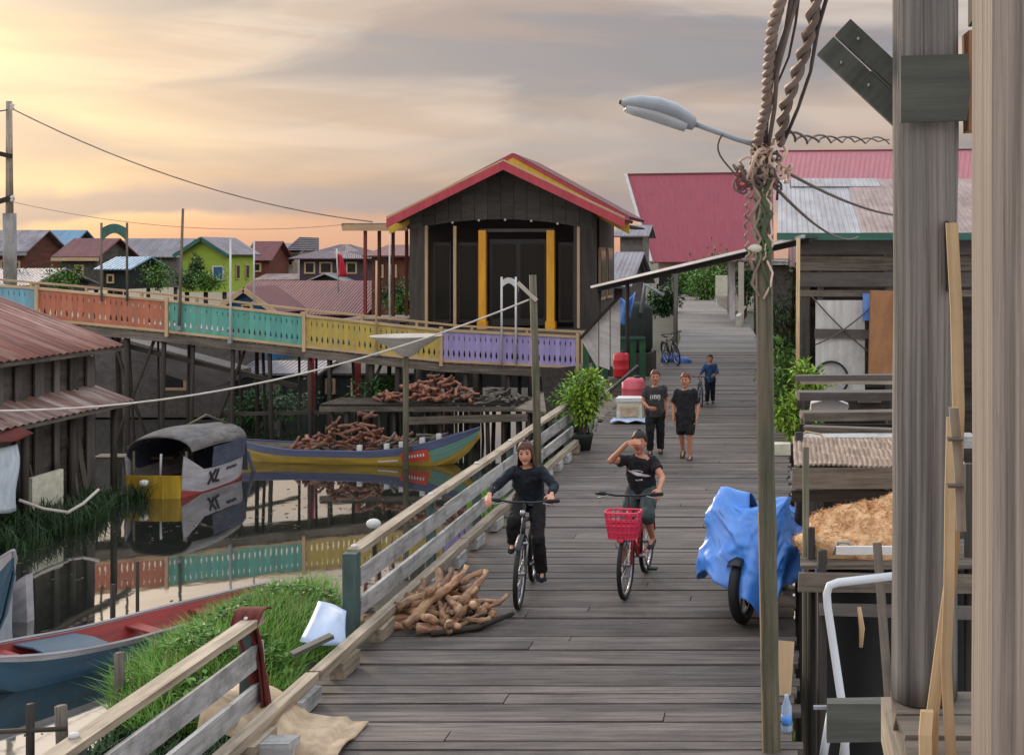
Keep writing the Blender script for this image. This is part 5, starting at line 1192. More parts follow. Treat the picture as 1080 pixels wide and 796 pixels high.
for k, (a, b, lab) in enumerate(((P(20,527,23),P(72,540,23.5),'left'),(P(70,541,23.5),P(104,516,24.5),'right'))):
    MB().tube([a, a.lerp(b,.5)+V((0,0,-.05)), b],.03,6).build('floating_pole','pale_wall',base=a,smooth=True,label=('pale crooked pole on the weeds below the yellow panel','pale stick rising out of the weeds toward the houseboat')[k],cat='pole')
# planks afloat and a little bird-white float on the railing side
MB().ball(P(394,552,17.5),.09,8,6,(1.2,1,.8)).build('white_float','mark_white',base=P(394,555,17.5),smooth=True,label='small white float on a stake just outside the long railing',cat='float')
MB().tube([P(396,600,17.6),P(394,556,17.6)],.03,6).build('stake','pile_wood',base=P(396,590,17.6),smooth=True,label='stake carrying the small white float by the long railing',cat='stake')
heap(16, (-6.2,17.3,bankh(-6.2,17.3)), (.5,.5), .2, .5, .035, 'bark_root', 'brown root lying on the mud behind the square teal post', 'roots lying on the mud', azs=(0,3), tilt=.5)

# ------------------------------------------------------------------ rusty-roofed shack at left
sh = thing('shack', 'waterside shack with a rusty red two-tier iron roof', 'shack', (-16.5,26,WZ))
mb = MB(); corr(mb, (-18.4,21.4,2.62), (0,6.2,0), (3.65,0,-1.42), .022, .24, 4, 3); mb.build('upper_roof','rust_red',parent=sh,solid=.012,smooth=True)
mb = MB(); corr(mb, (-17.0,22.0,.98), (0,5.4,0), (2.6,0,-.98), .022, .24, 4, 3); mb.build('lower_roof','rust_pale',parent=sh,solid=.012,smooth=True)
MB().beam((-14.83,21.5,1.14),(-14.83,27.58,1.14),.06,.12).build('fascia','old_wood',parent=sh)
MB().beam((-14.48,22.1,-.07),(-14.48,27.38,-.07),.05,.08).build('fascia','old_wood',parent=sh)
MB().box((-16.6,24.6,-.5),(2.6,5.3,3.2)).build('wall','hut_wall',parent=sh)
for k in range(9):
    y = 22.1+k*.63; MB().beam((-15.24,y,WZ+.1),(-15.24,y,1.0),.30 if k%3 else .16,.05,up=(1,0,0),jit=.01).build('board',('grey_wall','hut_wall','slope_wall')[k%3],parent=sh)
for y in (22.3,24.0,25.6,27.2):
    MB().tube([(-14.75,y,WZ-.6),(-14.75,y,.0)],.07,7).build('post','pile_wood',parent=sh,smooth=True)
MB().beam((-15.9,28.6,-1.45),(-14.2,28.9,-1.5),.5,.06).build('step','old_wood',parent=sh)
for k in range(7):
    a = V((-15.0+R(-.1,.3),23.4+k*.55,WZ+.05)); MB().beam(a, a+V((R(-.5,.25),R(-.2,.2),R(.9,1.5))),.12,.04).build('leaning_board','old_wood',base=a,label=('narrow','crooked','short','split','long','thin','mossy')[k]+' board leaning on the shack wall, number %s from the camera side'%('one','two','three','four','five','six','seven')[k],cat='board')
MB().box((-14.75,24.7,-1.55),(.08,1.05,.8)).build('yellow_panel','foam',base=(-14.75,24.7,-1.9),label='dull yellow board at the foot of the shack below the white sheet',cat='board')
MB().grid(lambda a, b: V((-14.36+.05*sin(b*9)+.03*sin(a*5), 21.2+1.9*b+.03*sin(a*7), -.32-1.15*a-.10*abs(sin(b*5))*a)), 14, 24, 1.2, 2).build('hanging_sheet','cloth_white',base=(-14.4,22,-.4),smooth=True,solid=.012,label='white sheet hanging from the eave of the shack',cat='sheet')
MB().grid(lambda a, b: V((-14.9+.75*a, 20.6+2.7*b, .16-.34*a+.03*sin(b*14))), 6, 24).build('maroon_tarp','cloth_maroon',base=(-14.5,22,0),smooth=True,solid=.015,label='maroon tarpaulin spread on the lower roof edge above the white sheet',cat='tarpaulin')
# ------------------------------------------------------------------ right-hand buildings
def xhouse(label, x0, x1, zb, ze, zr, Y, depth, wall, roof, over, wins=(), trim=None, cat='house', name='house'):
    px = lambda x: CX+x*F/Y; py = lambda z: HY-(z-H)*F/Y
    return house(label, (px(x0),px(x1)), (py(zb),py(ze),py(zr)), Y, depth, wall, roof, axis='x', over=over, wins=wins, trim=trim, cat=cat, name=name)
mg = thing('magenta_hall', 'big hall with a tall magenta roof standing at the far end of the walk', 'hall', (-4,108,0))
mb = MB(); Ym = 108; a, b, c, d = P(662,185,Ym+6), P(815,183,Ym+6), P(815,276,Ym), P(689,277,Ym)
mb.grid(lambda u, v: a.lerp(b,v).lerp(d.lerp(c,v),u), 8, 12, 9, 12); mb.build('roof','magenta_roof',parent=mg,solid=.15)
mb = MB(); mb.grid(lambda u, v: a.lerp(b,v).lerp(d.lerp(c,v)+V((0,12,0)),u), 4, 8, 9, 12); mb.build('roof','magenta_roof',parent=mg,solid=.15)
MB().beam(a+V((-.1,-.2,0)), d+V((-.1,-.2,0)), .25, .5, up=(0,1,0)).build('barge_board','white_metal',parent=mg)
MB().beam(a, b, .3, .3).build('ridge_cap','maroon_roof',parent=mg)
MB().box((d.x+5.6,Ym+6.2,.1),(10.6,9.5,5.2)).build('wall','pale_wall',parent=mg)
for px in (700,730,760,790):
    f = MB().box((PX(px,Ym),Ym+1.4,1.2),(1.3,.1,1.6)).build('window','white_metal',parent=mg); MB().box((PX(px,Ym),Ym+1.33,1.2),(1.1,.06,1.4)).build('pane','pane_dark',parent=f)
for px in (697,745,800):
    MB().tube([(PX(px,Ym),Ym+2,WZ-.5),(PX(px,Ym),Ym+2,-2.3+.0)],.15,6).build('pile','pile_wood',parent=mg,smooth=True)
h2 = thing('red_roof_house', 'house with a magenta iron roof right behind the kiosk', 'house', (4,34,0))
mb = MB(); a, b, c, d = P(822,161,38), P(1300,157,38), P(1300,192,33), P(816,192,33)
mb.grid(lambda u, v: a.lerp(b,v).lerp(d.lerp(c,v),u), 6, 12, 5, 12); mb.build('roof','magenta_roof',parent=h2,solid=.08)
MB().grid(lambda u, v: a.lerp(b,v).lerp(d.lerp(c,v)+V((0,10,0)),u), 6, 12, 5, 12).build('roof','magenta_roof',parent=h2,solid=.08)
MB().beam(a, b, .25, .12).build('ridge_cap','maroon_roof',parent=h2)
MB().box(((a.x+b.x)/2+.3,38,2.3),(b.x-a.x-.8,8.5,5.4)).build('wall','grey_wall',parent=h2)
MB().box((PX(870,33),33.7,2.3),(1.2,.1,1.2)).build('window','pane_dark',parent=h2)
# kiosk beside the walk
YK = 23.1; kx = .30
kk = thing('kiosk', 'weathered plank kiosk with a green fascia and patched roof beside the walk', 'kiosk', (2.3,YK,0))
def kroof(u, v, x0, x1, lift=0): return V((x0+(x1-x0)*v, 22.75+5.9*(1-u), 3.60+1.36*(1-u)+lift))
for x0, x1, u0, u1, mat, lf in ((-.08,1.55,0,1,'zinc',0),(1.5,5.2,0,1,'zinc_patch',.02),(.2,2.2,0,.18,'zinc',.035)):
    MB().grid(lambda u, v: kroof(u0+(u1-u0)*u, v, x0, x1, lf), 6, 6, 6*(u1-u0), x1-x0).build('roof_sheet',mat,parent=kk,solid=.02)
MB().beam((-.1,22.72,3.56),(5.2,22.72,3.56),.05,.13).build('fascia','green_trim',parent=kk)
for k, z in enumerate((3.36,3.06,2.76,2.50)):
    MB().beam((kx,YK+R(-.01,.01),z),(5.1,YK+R(-.01,.01),z),.04,.27 if k<3 else .12).build('board','old_wood' if k%2 else 'slope_wall',parent=kk)
for x, w in ((kx+.12,.2),(.72,.12),(2.0,.14),(4.9,.2)):
    MB().box((x,YK+.06,.9),(w,.12,5.2)).build('post','hut_wall',parent=kk)
MB().beam((.60,22.94,1.76),(2.0,22.94,1.74),.05,.17).build('cross_board','slope_wall',parent=kk)
MB().box((2.9,YK+3.2,1.3),(5.0,.1,5.0)).build('back_wall','hut_wall',parent=kk)
MB().box((.32,YK+1.9,.9),(.08,2.6,5.0)).build('side_wall','hut_wall',parent=kk)
MB().box((2.6,YK+1.6,.35),(4.6,3.2,.1)).build('floor','dark_wood',parent=kk)
for x in (.5,2.6,4.8):
    MB().tube([(x,YK+.3,WZ-.6),(x,YK+.3,.3)],.1,7).build('pile','pile_wood',parent=kk,smooth=True)
MB().box((1.08,22.99,1.45),(.92,.04,1.85)).build('painted_board','white_board',base=(1.08,22.99,.5),label='white painted board standing in the kiosk opening',cat='board')
MB().box((1.62,22.93,2.25),(.24,.04,.5)).build('blue_cloth','tarp_blue',base=(1.48,23.3,2.1),label='small blue sheet hanging in the kiosk opening beside the white board',cat='sheet')
MB().box((1.86,22.7,1.75),(.5,.1,1.6),jit=.03).build('cardboard_sheet','cardboard',base=(1.86,22.7,1),label='brown board standing at the right of the kiosk opening',cat='board')
for k, (a, b, lab) in enumerate((((.55,22.9,2.45),(1.9,22.9,1.2),'upper'),((.6,22.85,1.55),(1.7,22.85,2.3),'rising'))):
    MB().tube(cat_pts(a,b,.08,8),.014,5).build('slack_wire','cable',base=a,smooth=True,label=lab+' slack wire crossing the kiosk opening',cat='wire')
MB().tube([(.27,22.2,-.3),(.29,22.2,3.52)],.035,7).build('thin_pole','pale_wood',base=(.28,22.2,0),smooth=True,label='thin pale pole propping the front corner of the kiosk roof',cat='pole')
# awning across the walk
aw = thing('awning', 'thin corrugated awning slanting across the walk on slim posts', 'awning', (-2,27,2.5))
a, b = V((-4.65,30.2,2.42)), V((.42,22.5,3.54)); bk = V((.5,.4,.01))
mb = MB(); mb.grid(lambda u, v: a.lerp(b,v)+bk*u, 3, 30, 1.2, 9); mb.build('sheet','hut_wall',parent=aw,solid=.03)
MB().beam(a+V((-.02,-.02,.02)), b+V((-.02,-.02,.02)), .05, .07).build('edge','zinc',parent=aw)
MB().beam(a+V((.1,.08,-.06)), b+V((.1,.08,-.06)), .06, .06).build('beam','dark_wood',parent=aw)
for q in (V((-4.5,30.3,-.3)), V((-3.62,28.8,-.3))):
    MB().tube([q, V((q.x,q.y,a.lerp(b,(q.x-a.x)/(b.x-a.x)).z-.1))],.05,7).build('post','dark_wood',parent=aw,smooth=True)
MB().tube([(-3.45,39.8,-.1),(-3.43,39.8,2.75)],.07,8).build('lamp_pole','grey_wall',base=(-3.45,39.8,0),smooth=True,label='grey post at the left edge of the walk under the awning',cat='post')
# veranda and pickets along the far right of the walk
vr = thing('veranda', 'small veranda on white posts beside the far part of the walk', 'veranda', (-1.5,64,0))
MB().grid(lambda u, v: V((-3.1+6*v, 60+9*u, 2.9-.4*v+.2)), 3, 4, 9, 6).build('roof','grey_roof',parent=vr,solid=.08)
for x, y, m_ in ((-2.75,66,'white_metal'),(-2.5,62,'white_metal'),(-1.95,58.5,'pale_wall'),(-2.9,68.5,'hull_red')):
    MB().box((x,y,1.3),(.26,.26,3.2)).build('post',m_,parent=vr)
MB().box((.6,65,.9),(4,9,3.6)).build('wall','hut_wall',parent=vr)
MB().box((-2.0,61,.25),(.2,11,.5)).build('low_wall','pale_wall',parent=vr)
sb = thing('notice_board', 'pale green notice board among the bushes at the far bend', 'notice board', tuple(P(762,315,78)))
q = P(762,312,78); MB().box(q+V((0,0,.65)),(.9,.06,1.3)).build('board','leaf_lime' if 0 else 'foam',parent=sb)
for s in (-.38,.38): MB().box(q+V((s,.08,.2)),(.07,.07,2.2)).build('post','white_metal',parent=sb)

xhouse('dark weathered house crowding the left edge of the far walk', -9.4, -6.1, -.4, 2.1, 3.3, 47, 8, 'hut_wall', 'grey_roof', .4, wins=())
xhouse('dark plank house hidden behind the light pole at the right of the walk', .75, 5.2, -.3, 2.7, 3.9, 42, 9, 'hut_wall', 'maroon_roof', .5, wins=())

# ------------------------------------------------------------------ plants
def shrub(label, base, rad, hgt, n, leaf, mat, pot=None, name='shrub', stems=9, cat='shrub', group=None, clump=7):
    t = thing(name, label, cat, base, group); b = V(base); lo = b+V((0,0,.0))
    if pot:
        ph = pot[1]; MB().lathe([(pot[0]*.7,0),(pot[0]*.95,ph*.8),(pot[0],ph),(pot[0]*.85,ph),(pot[0]*.8,ph*.85)],lo,14).build('pot',pot[2],parent=t,smooth=True); lo = lo+V((0,0,ph*.85))
    sm = MB(); lf = MB(); tips = []
    for k in range(stems):
        a = R(0,2*pi); r = R(.2,1)*rad; tip = lo+V((cos(a)*r, sin(a)*r, hgt*R(.55,1.0)*(1-.25*(r/rad)**2)))
        mid = lo.lerp(tip,.5)+V((0,0,hgt*.12)); sm.tube([lo+V((cos(a)*.03,sin(a)*.03,0)),mid,tip],[.014*hgt,.010*hgt,.004*hgt],5); tips += [lo.lerp(mid,R(.6,1)),mid,mid.lerp(tip,.5),tip,tip]
    sm.build('stem','stem',parent=t)
    per = max(1, n//len(tips))
    for q in tips:
        cr = R(.22,.42)*rad
        for i in range(per):
            o = V((random.gauss(0,.5),random.gauss(0,.5),random.gauss(0,.5)))*cr; p = q+o
            if p.z < b.z+.02: continue
            d = (o.normalized() if o.length > 1e-3 else V((0,0,1)))+V((R(-.6,.6),R(-.6,.6),R(-.5,.5))); lf.quadleaf(p, d, leaf*R(.6,1.3), leaf*.24*R(.7,1.2))
    lf.build('foliage',mat,parent=t,calc=False)
    return t
shrub('leafy potted shrub at the far end of the long railing', (-3.28,20.3,0), .40, 1.0, 1500, .11, 'leaf_lime', pot=(.17,.28,'murk_wall'), name='potted_shrub', stems=14)
shrub('darker leafy shrub top just behind the potted shrub', (-3.75,21.6,-.1), .34, 1.25, 700, .11, 'leaf', name='shrub', stems=9)
shrub('bright green shrub beside the right edge of the walk under the kiosk corner', (.32,20.6,-.3), .42, 1.75, 2000, .12, 'leaf_lime', name='shrub', stems=16)
shrub('dark green climber in the gap between light pole and kiosk', (.12,24.5,-.2), .5, 3.3, 1600, .12, 'leaf_dark', name='climber', stems=12)
shrub('darker green shrub behind the bright one by the kiosk', (.05,22.6,-.3), .4, 2.0, 1100, .12, 'leaf', name='shrub', stems=11)
for k, (px, y, rad, h, mat, lab) in enumerate(((744,90,1.7,2.6,'leaf','yellow green bush at the far bend of the walk'),(728,98,1.5,2.6,'leaf','bush at the far end of the walk, left of the yellow green one'),(716,104,1.4,2.0,'leaf_dark','low dark bush where the walk disappears'),(786,80,1.3,3.6,'leaf_dark','tall dark bush behind the white veranda posts'),(752,100,1.9,4.0,'leaf','tall green bush behind the notice board'),(700,70,.9,1.6,'leaf_dark','small bush at the left edge of the far walk'))):
    shrub(lab, (PX(px,y),y,-.3), rad, h, 900, .34, mat, stems=12, name='bush', cat='bush')
for k, (px, py, Yd, rad, h, mat, lab) in enumerate(((165,306,66,1.9,2.0,'leaf','round green bush left of the lime green house'),(200,306,60,1.1,1.5,'leaf_dark','low bush under the windows of the lime green house'),(222,306,60,1.2,1.3,'leaf','bush below the blue window of the lime green house'),(206,300,64,.5,2.4,'leaf_dark','thin young tree before the lime green house'),(12,306,60,1.4,1.4,'leaf_dark','dark bush at the far left behind the blue bridge panel'),(70,306,58,1.2,1.6,'leaf','bush behind the orange bridge panel'),(414,330,52,1.3,2.4,'leaf_dark','dark bush behind the annex posts'),(426,334,50,.8,1.6,'leaf','small bush at the foot of the annex'))):
    shrub(lab, tuple(P(px,py,Yd)), rad*.75, h*.62, 900, .17, mat, stems=10, name='bush', cat='bush')
for k, (px, py, Yd, rad, h, mat, lab) in enumerate(((300,440,38.6,1.2,.7,'leaf_dark','dark water plants behind the bridge piles'),(402,425,35.6,.7,.7,'leaf_dark','low weeds at the left end of the dock'),(270,450,39.0,1.0,.9,'leaf_dark','weeds left of the dark water plants'))):
    shrub(lab, tuple(P(px,py,Yd)), rad, h, 700, .2, mat, stems=10, name='water_plant', cat='plant')

# ------------------------------------------------------------------ clutter at the left of the walk
sp = thing('side_platform', 'plank platform beside the walk carrying drums and boards', 'platform', (-4.6,30,-.05))
mb = MB()
for k in range(45): mb.beam((-5.6,26.2+k*.25,-.04),(-3.56,24.4+k*.25,-.04),.225,.05,jit=.004)
mb.build('deck','old_wood',parent=sp)
for y in (26.4,28,32,36.5):
    for x in (-5.4,-4.5): MB().tube([(x,y,WZ-.6),(x,y,-.07)],.07,7).build('pile','pile_wood',parent=sp,smooth=True)
mb = MB(); Yw = 29.4
for i, (a, b) in enumerate(((614,631),(632,643),(644,654))):
    t0, t1 = 355-(a-614)*1.05, 355-(b-614)*1.05; b0, b1 = (352+(a-612)*2.1 if a < 620 else 386), 390
    mb.prism([P(a,b0 if i else 360,Yw),P(b,b1,Yw),P(b,t1,Yw),P(a,t0,Yw)],(0,.03,0))
mb.build('white_board_screen','white_board',base=P(640,392,Yw),label='white board screen with a slanted top beside the pavilion',cat='screen')
MB().beam(P(612,357,29.3),P(656,310,29.3),.06,.07).build('slanted_batten','dark_wood',base=P(612,357,29.3),label='dark batten along the slanted top of the white board screen',cat='batten')
MB().grid(lambda a, b: P(653+17*b*(1-.3*a),312+26*a+5*sin(b*4),30.6)+V((0,.08*sin(b*9+a*3),0)),10,10).build('hanging_tarp','tarp_blue',base=P(660,325,30.6),smooth=True,solid=.015,label='blue tarpaulin hanging under the awning',cat='tarpaulin')
def drum(label, p, r, h, mat, name='plastic_drum'):
    t = thing(name, label, 'drum', tuple(p)); MB().lathe([(r*.92,0),(r,.04*h),(r,.32*h),(r*1.03,.34*h),(r,.36*h),(r,.66*h),(r*1.03,.68*h),(r,.7*h),(r,.9*h),(r*.8,.98*h),(r*.3,h)],p,18).build('body',mat,parent=t,smooth=True)
    MB().lathe([(r*.28,0),(r*.3,.03),(r*.2,.05)],V(p)+V((r*.3,0,h*.99)),10).build('cap','black_paint',parent=t); return t
drum('upright red drum standing on a stand by the white board screen', (PX(655,28.4),28.4,.42), .18, .56, 'red_plastic')
MB().box((PX(655,28.4),28.4,.2),(.5,.5,.40)).build('stand','old_wood',base=(PX(655,28.4),28.4,0),label='low timber stand under the upright red drum',cat='stand')
drum('faded pink drum on the boardwalk behind the foam box', (PX(668,25.6),25.6,.0), .24, .68, 'pink_plastic')
t = thing('foam_box', 'cream foam box with a lid on the left edge of the walk', 'box', (PX(665,24.0),24.0,0))
MB().box((PX(665,24),24.0,.2),(.48,.38,.38),jit=.008).build('body','foam',parent=t); MB().box((PX(665,24),24.0,.42),(.52,.42,.07),jit=.006).build('lid','mark_white',parent=t)
MB().box((PX(665,24),23.80,.2),(.34,.02,.2)).build('label_patch','canvas',parent=t)
MB().grid(lambda a, b: V((PX(645,23.6)+.75*b, 23.4+.4*a, .03+.05*abs(sin(b*7+a*5)))),8,14).build('crumpled_bag','sheet_blue',base=(PX(655,23.6),23.6,0),smooth=True,solid=.01,label='crumpled pale blue bag at the foot of the foam box',cat='bag')
for k in range(4):
    MB().tube([(-3.62+.06*k,22.2+.15*k,.0),(-3.58+.07*k,22.5+.2*k,.75+.06*k)],.028,7).build('pipe_offcut','white_metal' if k%2 else 'grey_metal',base=(-3.62+.06*k,22.2,0),smooth=True,label=('leftmost','second','third','rightmost')[k]+' of four grey pipes leaning between potted shrub and foam box',cat='pipe')
MB().tube([P(634,420,22.3),P(673,386,23.4)],.035,7).build('handle_bar','black_paint',base=P(634,420,22.3),smooth=True,label='long dark handle sticking up across the drums',cat='handle')
gt = thing('green_tank', 'green slatted pen behind the drums', 'pen', (-4.1,31.5,0))
for k in range(7): MB().box((-5.0+k*.24,31.4,.55),(.15,.04,1.15)).build('slat','green_plastic',parent=gt)
MB().beam((-5.1,31.36,1.12),(-3.5,31.36,1.12),.05,.07).build('rail','green_trim',parent=gt)
t = thing('water_tank', 'dark tank with a bowed grey lid under the awning', 'tank', (-4.2,33.5,0))
MB().lathe([(.55,0),(.62,.1),(.62,1.15),(.5,1.3),(.15,1.36)],(-4.15,33.6,.6),20).build('body','murk_wall',parent=t,smooth=True); MB().box((-4.15,33.6,.3),(1.3,1.3,.6)).build('stand','dark_wood',parent=t)
MB().tube([P(676,330,33),P(680,300,33),P(700,312,33)],.06,7).build('bent_pipe','grey_metal',base=P(680,330,33),smooth=True,label='bent grey pipe above the dark tank',cat='pipe')
for k, (px, py, Yd, r) in enumerate(((708,380,37.5,.28),(720,384,37.0,.25))):
    MB().ball(P(px,py,Yd),r,10,7,(1.2,1,.9)).build('blue_sack','blue_plastic',base=P(px,py+8,Yd),smooth=True,label=('left','right')[k]+' one of two blue sacks at the foot of the grey post',cat='sack')
MB().box((-.02,19.9,.09),(.3,.22,.18),jit=.01).build('foam_block','foam',base=(-.02,19.9,0),label='small white foam block on the right edge of the walk behind the light pole',cat='block')

# ------------------------------------------------------------------ light pole
lp = thing('light_pole', 'leaning timber light pole with a grey lamp head beside the walk', 'light pole', (-.062,8,0))
B, T = V((-.062,8,-.4)), V((-.135,8,3.92))
MB().tube([B.lerp(T,k/14)+V((R(-.006,.006),0,0)) for k in range(15)],[.061-.0002*k+R(-.004,.004) for k in range(15)],10).build('shaft','pole_wood',parent=lp,smooth=True)
MB().tube([B+V((-.058,-.02,.3)),B.lerp(T,.45)+V((-.056,-.02,0))],.008,5).build('conduit','cream_trim',parent=lp)
a, b = P(778,147,7.95), P(733,131,7.9)
MB().tube([a+V((.1,0,-.03)),a,b],.018,8).build('arm','lamp_grey',parent=lp,smooth=True)
c = P(655,108,7.75); d = c-b; Ld = d.length; d.normalize(); up = V((0,0,1))-d*d.z; up.normalize(); sdv = d.cross(up)
secs = []
for u, w, h in ((0,.028,.028),(.02,.05,.045),(.12,.08,.058),(.3,.11,.070),(.55,.12,.070),(.8,.105,.056),(.93,.07,.036),(1,.025,.014)):
    secs.append((b+d*(Ld*u)+up*(.03*sin(u*pi)), sdv*w, up*h))
lh = MB().loft(secs,14).build('lamp_head','lamp_grey',parent=lp,smooth=True)
MB().loft([(q+(-up)*(.02+hh*.35), ax_*.82, ay_*.75) for (q, ax_, ay_), hh in zip(secs[2:7],(.045,.05,.05,.04,.03))],12).build('lens','lens',parent=lh,smooth=True)
MB().ball(c,.016,8,5).build('end_cap','cable',parent=lh,smooth=True)
# tangle of cable tails round the head of the pole
for k in range(24):
    p = T+V((R(-.08,.06),R(-.07,.02),R(-.32,.04))); pts = [p]; dd = V((R(-1,1),R(-.6,.2),R(-.6,.8)))
    for i in range(14):
        dd = dd*.78+V((R(-.8,.8),R(-.5,.5),R(-.8,.8))); dd += (T+V((-.0,-.04,-.16))-pts[-1])*2.0
        pts.append(pts[-1]+dd.normalized()*.032)
    MB().tube(pts,R(.007,.013),6).build('cable_tail',('cable_brown','cable_pale','cable_pale','cable')[k%4],parent=lp,smooth=True)
for k in range(11):
    x = -.13+R(-.06,.06); p0 = T+V((x+.13,-.06,-.15)); L_ = R(.35,.85)
    MB().tube([p0+V((R(-.012,.012)+.028*sin(i*1.6+k),-.01,-L_*i/10)) for i in range(11)],R(.008,.016),6).build('cable_tail',('vine_green','cable_pale','vine_green','cable_brown','cable','vine_green')[k%6],parent=lp,smooth=True)
MB().tube([P(762+30*(1-cos(t_*pi/8))*.25-10*sin(t_*pi/8), 142+26*t_/8*1.7, 7.9) for t_ in range(9)]+[P(790,192,7.93)],.006,5).build('cable_loop','cable',parent=lp,smooth=True)
for k in range(5):
    q = P(780+R(-4,4),186+k*2,7.9); MB().tube([q+V((.03*cos(j),0,.035*sin(j)-.006*j)) for j in [i*.7 for i in range(10)]],.007,5).build('cable_coil','hull_red' if k<2 else 'cable',parent=lp,smooth=True)
hp_ = [P(790,200,7.92),P(787,235,7.92),P(789,275,7.92)]
MB().tube(helix(hp_,.012,7,0),.008,5).build('cable_tail','cable_brown',parent=lp,smooth=True)
MB().ball(P(797,262,7.93),.035,8,5,(1.3,1,.8)).build('clamp','foam',parent=lp,smooth=True)

def cable(label, pts, r, mat, strands=1, rad=0, turns=0, name='overhead_cable'):
    if strands == 1: mb = MB().tube(pts, r, 7)
    else:
        mb = MB()
        for s in range(strands): mb.tube(helix(pts, rad, turns, 2*pi*s/strands), r, 6)
    return mb.build(name, mat, base=pts[0], smooth=True, label=label, cat='cable')
def upw(x0, y0, x1, dx=0):
    a = P(x0,y0,7.95); b = P(x1,0,6.6); return [a.lerp(b,k/8*2.2)+V((.02*sin(k*1.7+dx),0,0)) for k in range(9)]
cable('thick rope-laid cable rising steeply from the light pole, leftmost of the bundle', upw(799,150,823), .018, 'cable_brown', 3, .019, 13)
cable('straight dark cable just right of the rope-laid one', upw(804,150,832,2), .016, 'cable')
cable('straight brown cable in the middle of the rising bundle', upw(808,152,838,1), .014, 'cable_brown')
cable('thin wavy cable between the straight ones and the loose twisted pair', upw(813,120,844,4), .009, 'cable')
cable('loosely twisted thick pair of cables rising from the light pole', upw(822,150,859,3), .022, 'cable_brown', 2, .022, 9)
cable('thin dark cable at the right of the rising bundle', upw(829,152,874,5), .012, 'cable')
wv = [P(826,140,8)+V((0,.0,0))]+[P(840+14*k,146+(4 if k%2 else -3)*.4+k*.3,8.6+k*1.3) for k in range(8)]
cable('twisted dark wire pair running from the pole behind the log post', wv, .010, 'cable', 2, .03, 4.5)
cable('upper dark wire sagging from the pole to the right', cat_pts(P(820,176,8),P(960,228,14),.08), .012, 'cable')
cable('lower dark wire sagging from the pole to the kiosk roof', cat_pts(P(818,198,8),P(905,250,20),.15), .012, 'cable')
# far left utility pole and its wires
up_ = thing('utility_pole', 'tall utility pole with a pale concrete foot at the far left', 'utility pole', tuple(P(10,310,38)))
MB().tube([P(11,330,38),P(10,225,38)],.19,10).build('foot','concrete',parent=up_,smooth=True)
MB().tube([P(10,228,37.98),P(9.5,107,37.98)],[.11,.085],9).build('shaft','rail_wood',parent=up_,smooth=True)
for y, x0, x1 in ((162,-14,12),(212,-12,14)):
    MB().beam(P(x0,y+(4 if y>200 else -3),37.8),P(x1,y-(4 if y>200 else -3),37.8),.1,.14).build('crossarm','dark_wood',parent=up_)
MB().tube([P(-20,290,37.5),P(12,305,37.7)],.05,6).build('stay','white_metal',parent=up_)
for y in (116,213): MB().lathe([(.03,0),(.07,.05),(.03,.1),(.07,.15),(.02,.2)],P(13,y,37.7),8).build('insulator','mark_white',parent=up_,smooth=True)
cable('long wire sloping down from the far left pole to the pavilion annex', cat_pts(P(13,115,37.7),P(393,234,39.4),.55), .020, 'cable_brown')
cable('faint thin wire below the long sloping one', cat_pts(P(13,213,37.7),P(372,236,39.6),.45), .008, 'cable_brown')
cable('short wire running off the far left pole out of view', cat_pts(P(8,116,37.8),P(-200,125,39),.2), .02, 'cable')
# pole in the railing, pale rope
rp = thing('wooden_pole', 'tall weathered pole standing in the long railing', 'pole', (-3.42,17.3,0))
a, b = V((-3.42,17.3,-.5)), P(562,290,17.3); MB().tube([a,a.lerp(b,.5)+V((.01,0,0)),b],[.062,.055,.05],9).build('shaft','pole_wood',parent=rp,smooth=True)
MB().beam(P(546,298,17.25),P(566,317,17.25),.04,.05).build('cleat','pale_wall',parent=rp)
cable('pale rope sagging from the tall railing pole away to the left edge', cat_pts(P(558,316,17.25),P(-160,425,17.2),.62,24), .013, 'rope_pale', name='rope')

# ------------------------------------------------------------------ the balcony we look from
def knobby(ctr, r, z0, z1, n=24, seg=40):
    rg = []
    for i in range(seg+1):
        z = z0+(z1-z0)*i/seg; ring = []
        for k in range(n):
            a = 2*pi*k/n; q = r*(1+.05*noise.noise(V((cos(a)*1.5,sin(a)*1.5,z*1.1)))+.03*noise.noise(V((cos(a)*4,sin(a)*4,z*3))))
            ring.append(V((ctr[0]+cos(a)*q, ctr[1]+sin(a)*q, z)))
        rg.append(ring)
    return MB().rings(rg)
lg = thing('log_post', 'round weathered log post standing on the balcony sill at the right', 'post', (.347,3.0,2.13))
knobby((.347,3.0),.079,2.13,5.2).build('shaft','log_timber',parent=lg,smooth=True)
MB().box((.395,2.955,3.2),(.012,.09,.16),jit=.004).build('scar','dark_wood',parent=lg)
bp = thing('square_post', 'broad square timber post at the right edge of the view, nearest of all', 'post', (.46,2.3,2.0))
mb = MB()
for i in range(26):
    pass
seg = 30; rg = []
for i in range(seg+1):
    z = 1.2+(5-1.2)*i/seg; dx = .004*noise.noise(V((z*2,0,0))); rg.append([V(q) for q in ((.374+dx,2.2,z),(.380+dx,2.193,z),(.56,2.193,z),(.56,2.43,z),(.374+dx,2.43,z))])
mb.rings(rg); mb.build('shaft','post_timber',parent=bp)
mb = MB(); d = V((76,71)).normalized() if 0 else None
def ang_board(o0, o1, u1, mat):
    # two boards nailed side by side, tilted; corners follow the far side of the log
    A, Bq = P(862,57,3.14), P(897,20,3.14); dr = (P(938,128,3.14)-A).normalized(); n = (Bq-A)
    q = [A+n*o0, A+n*o1, A+n*o1+dr*u1, A+n*o0+dr*u1]; return MB().prism(q,(0,.028,0))
ab = thing('tilted_board', 'slanted pair of nailed grey boards sticking out left behind the log post', 'board', tuple(P(900,80,3.14)))
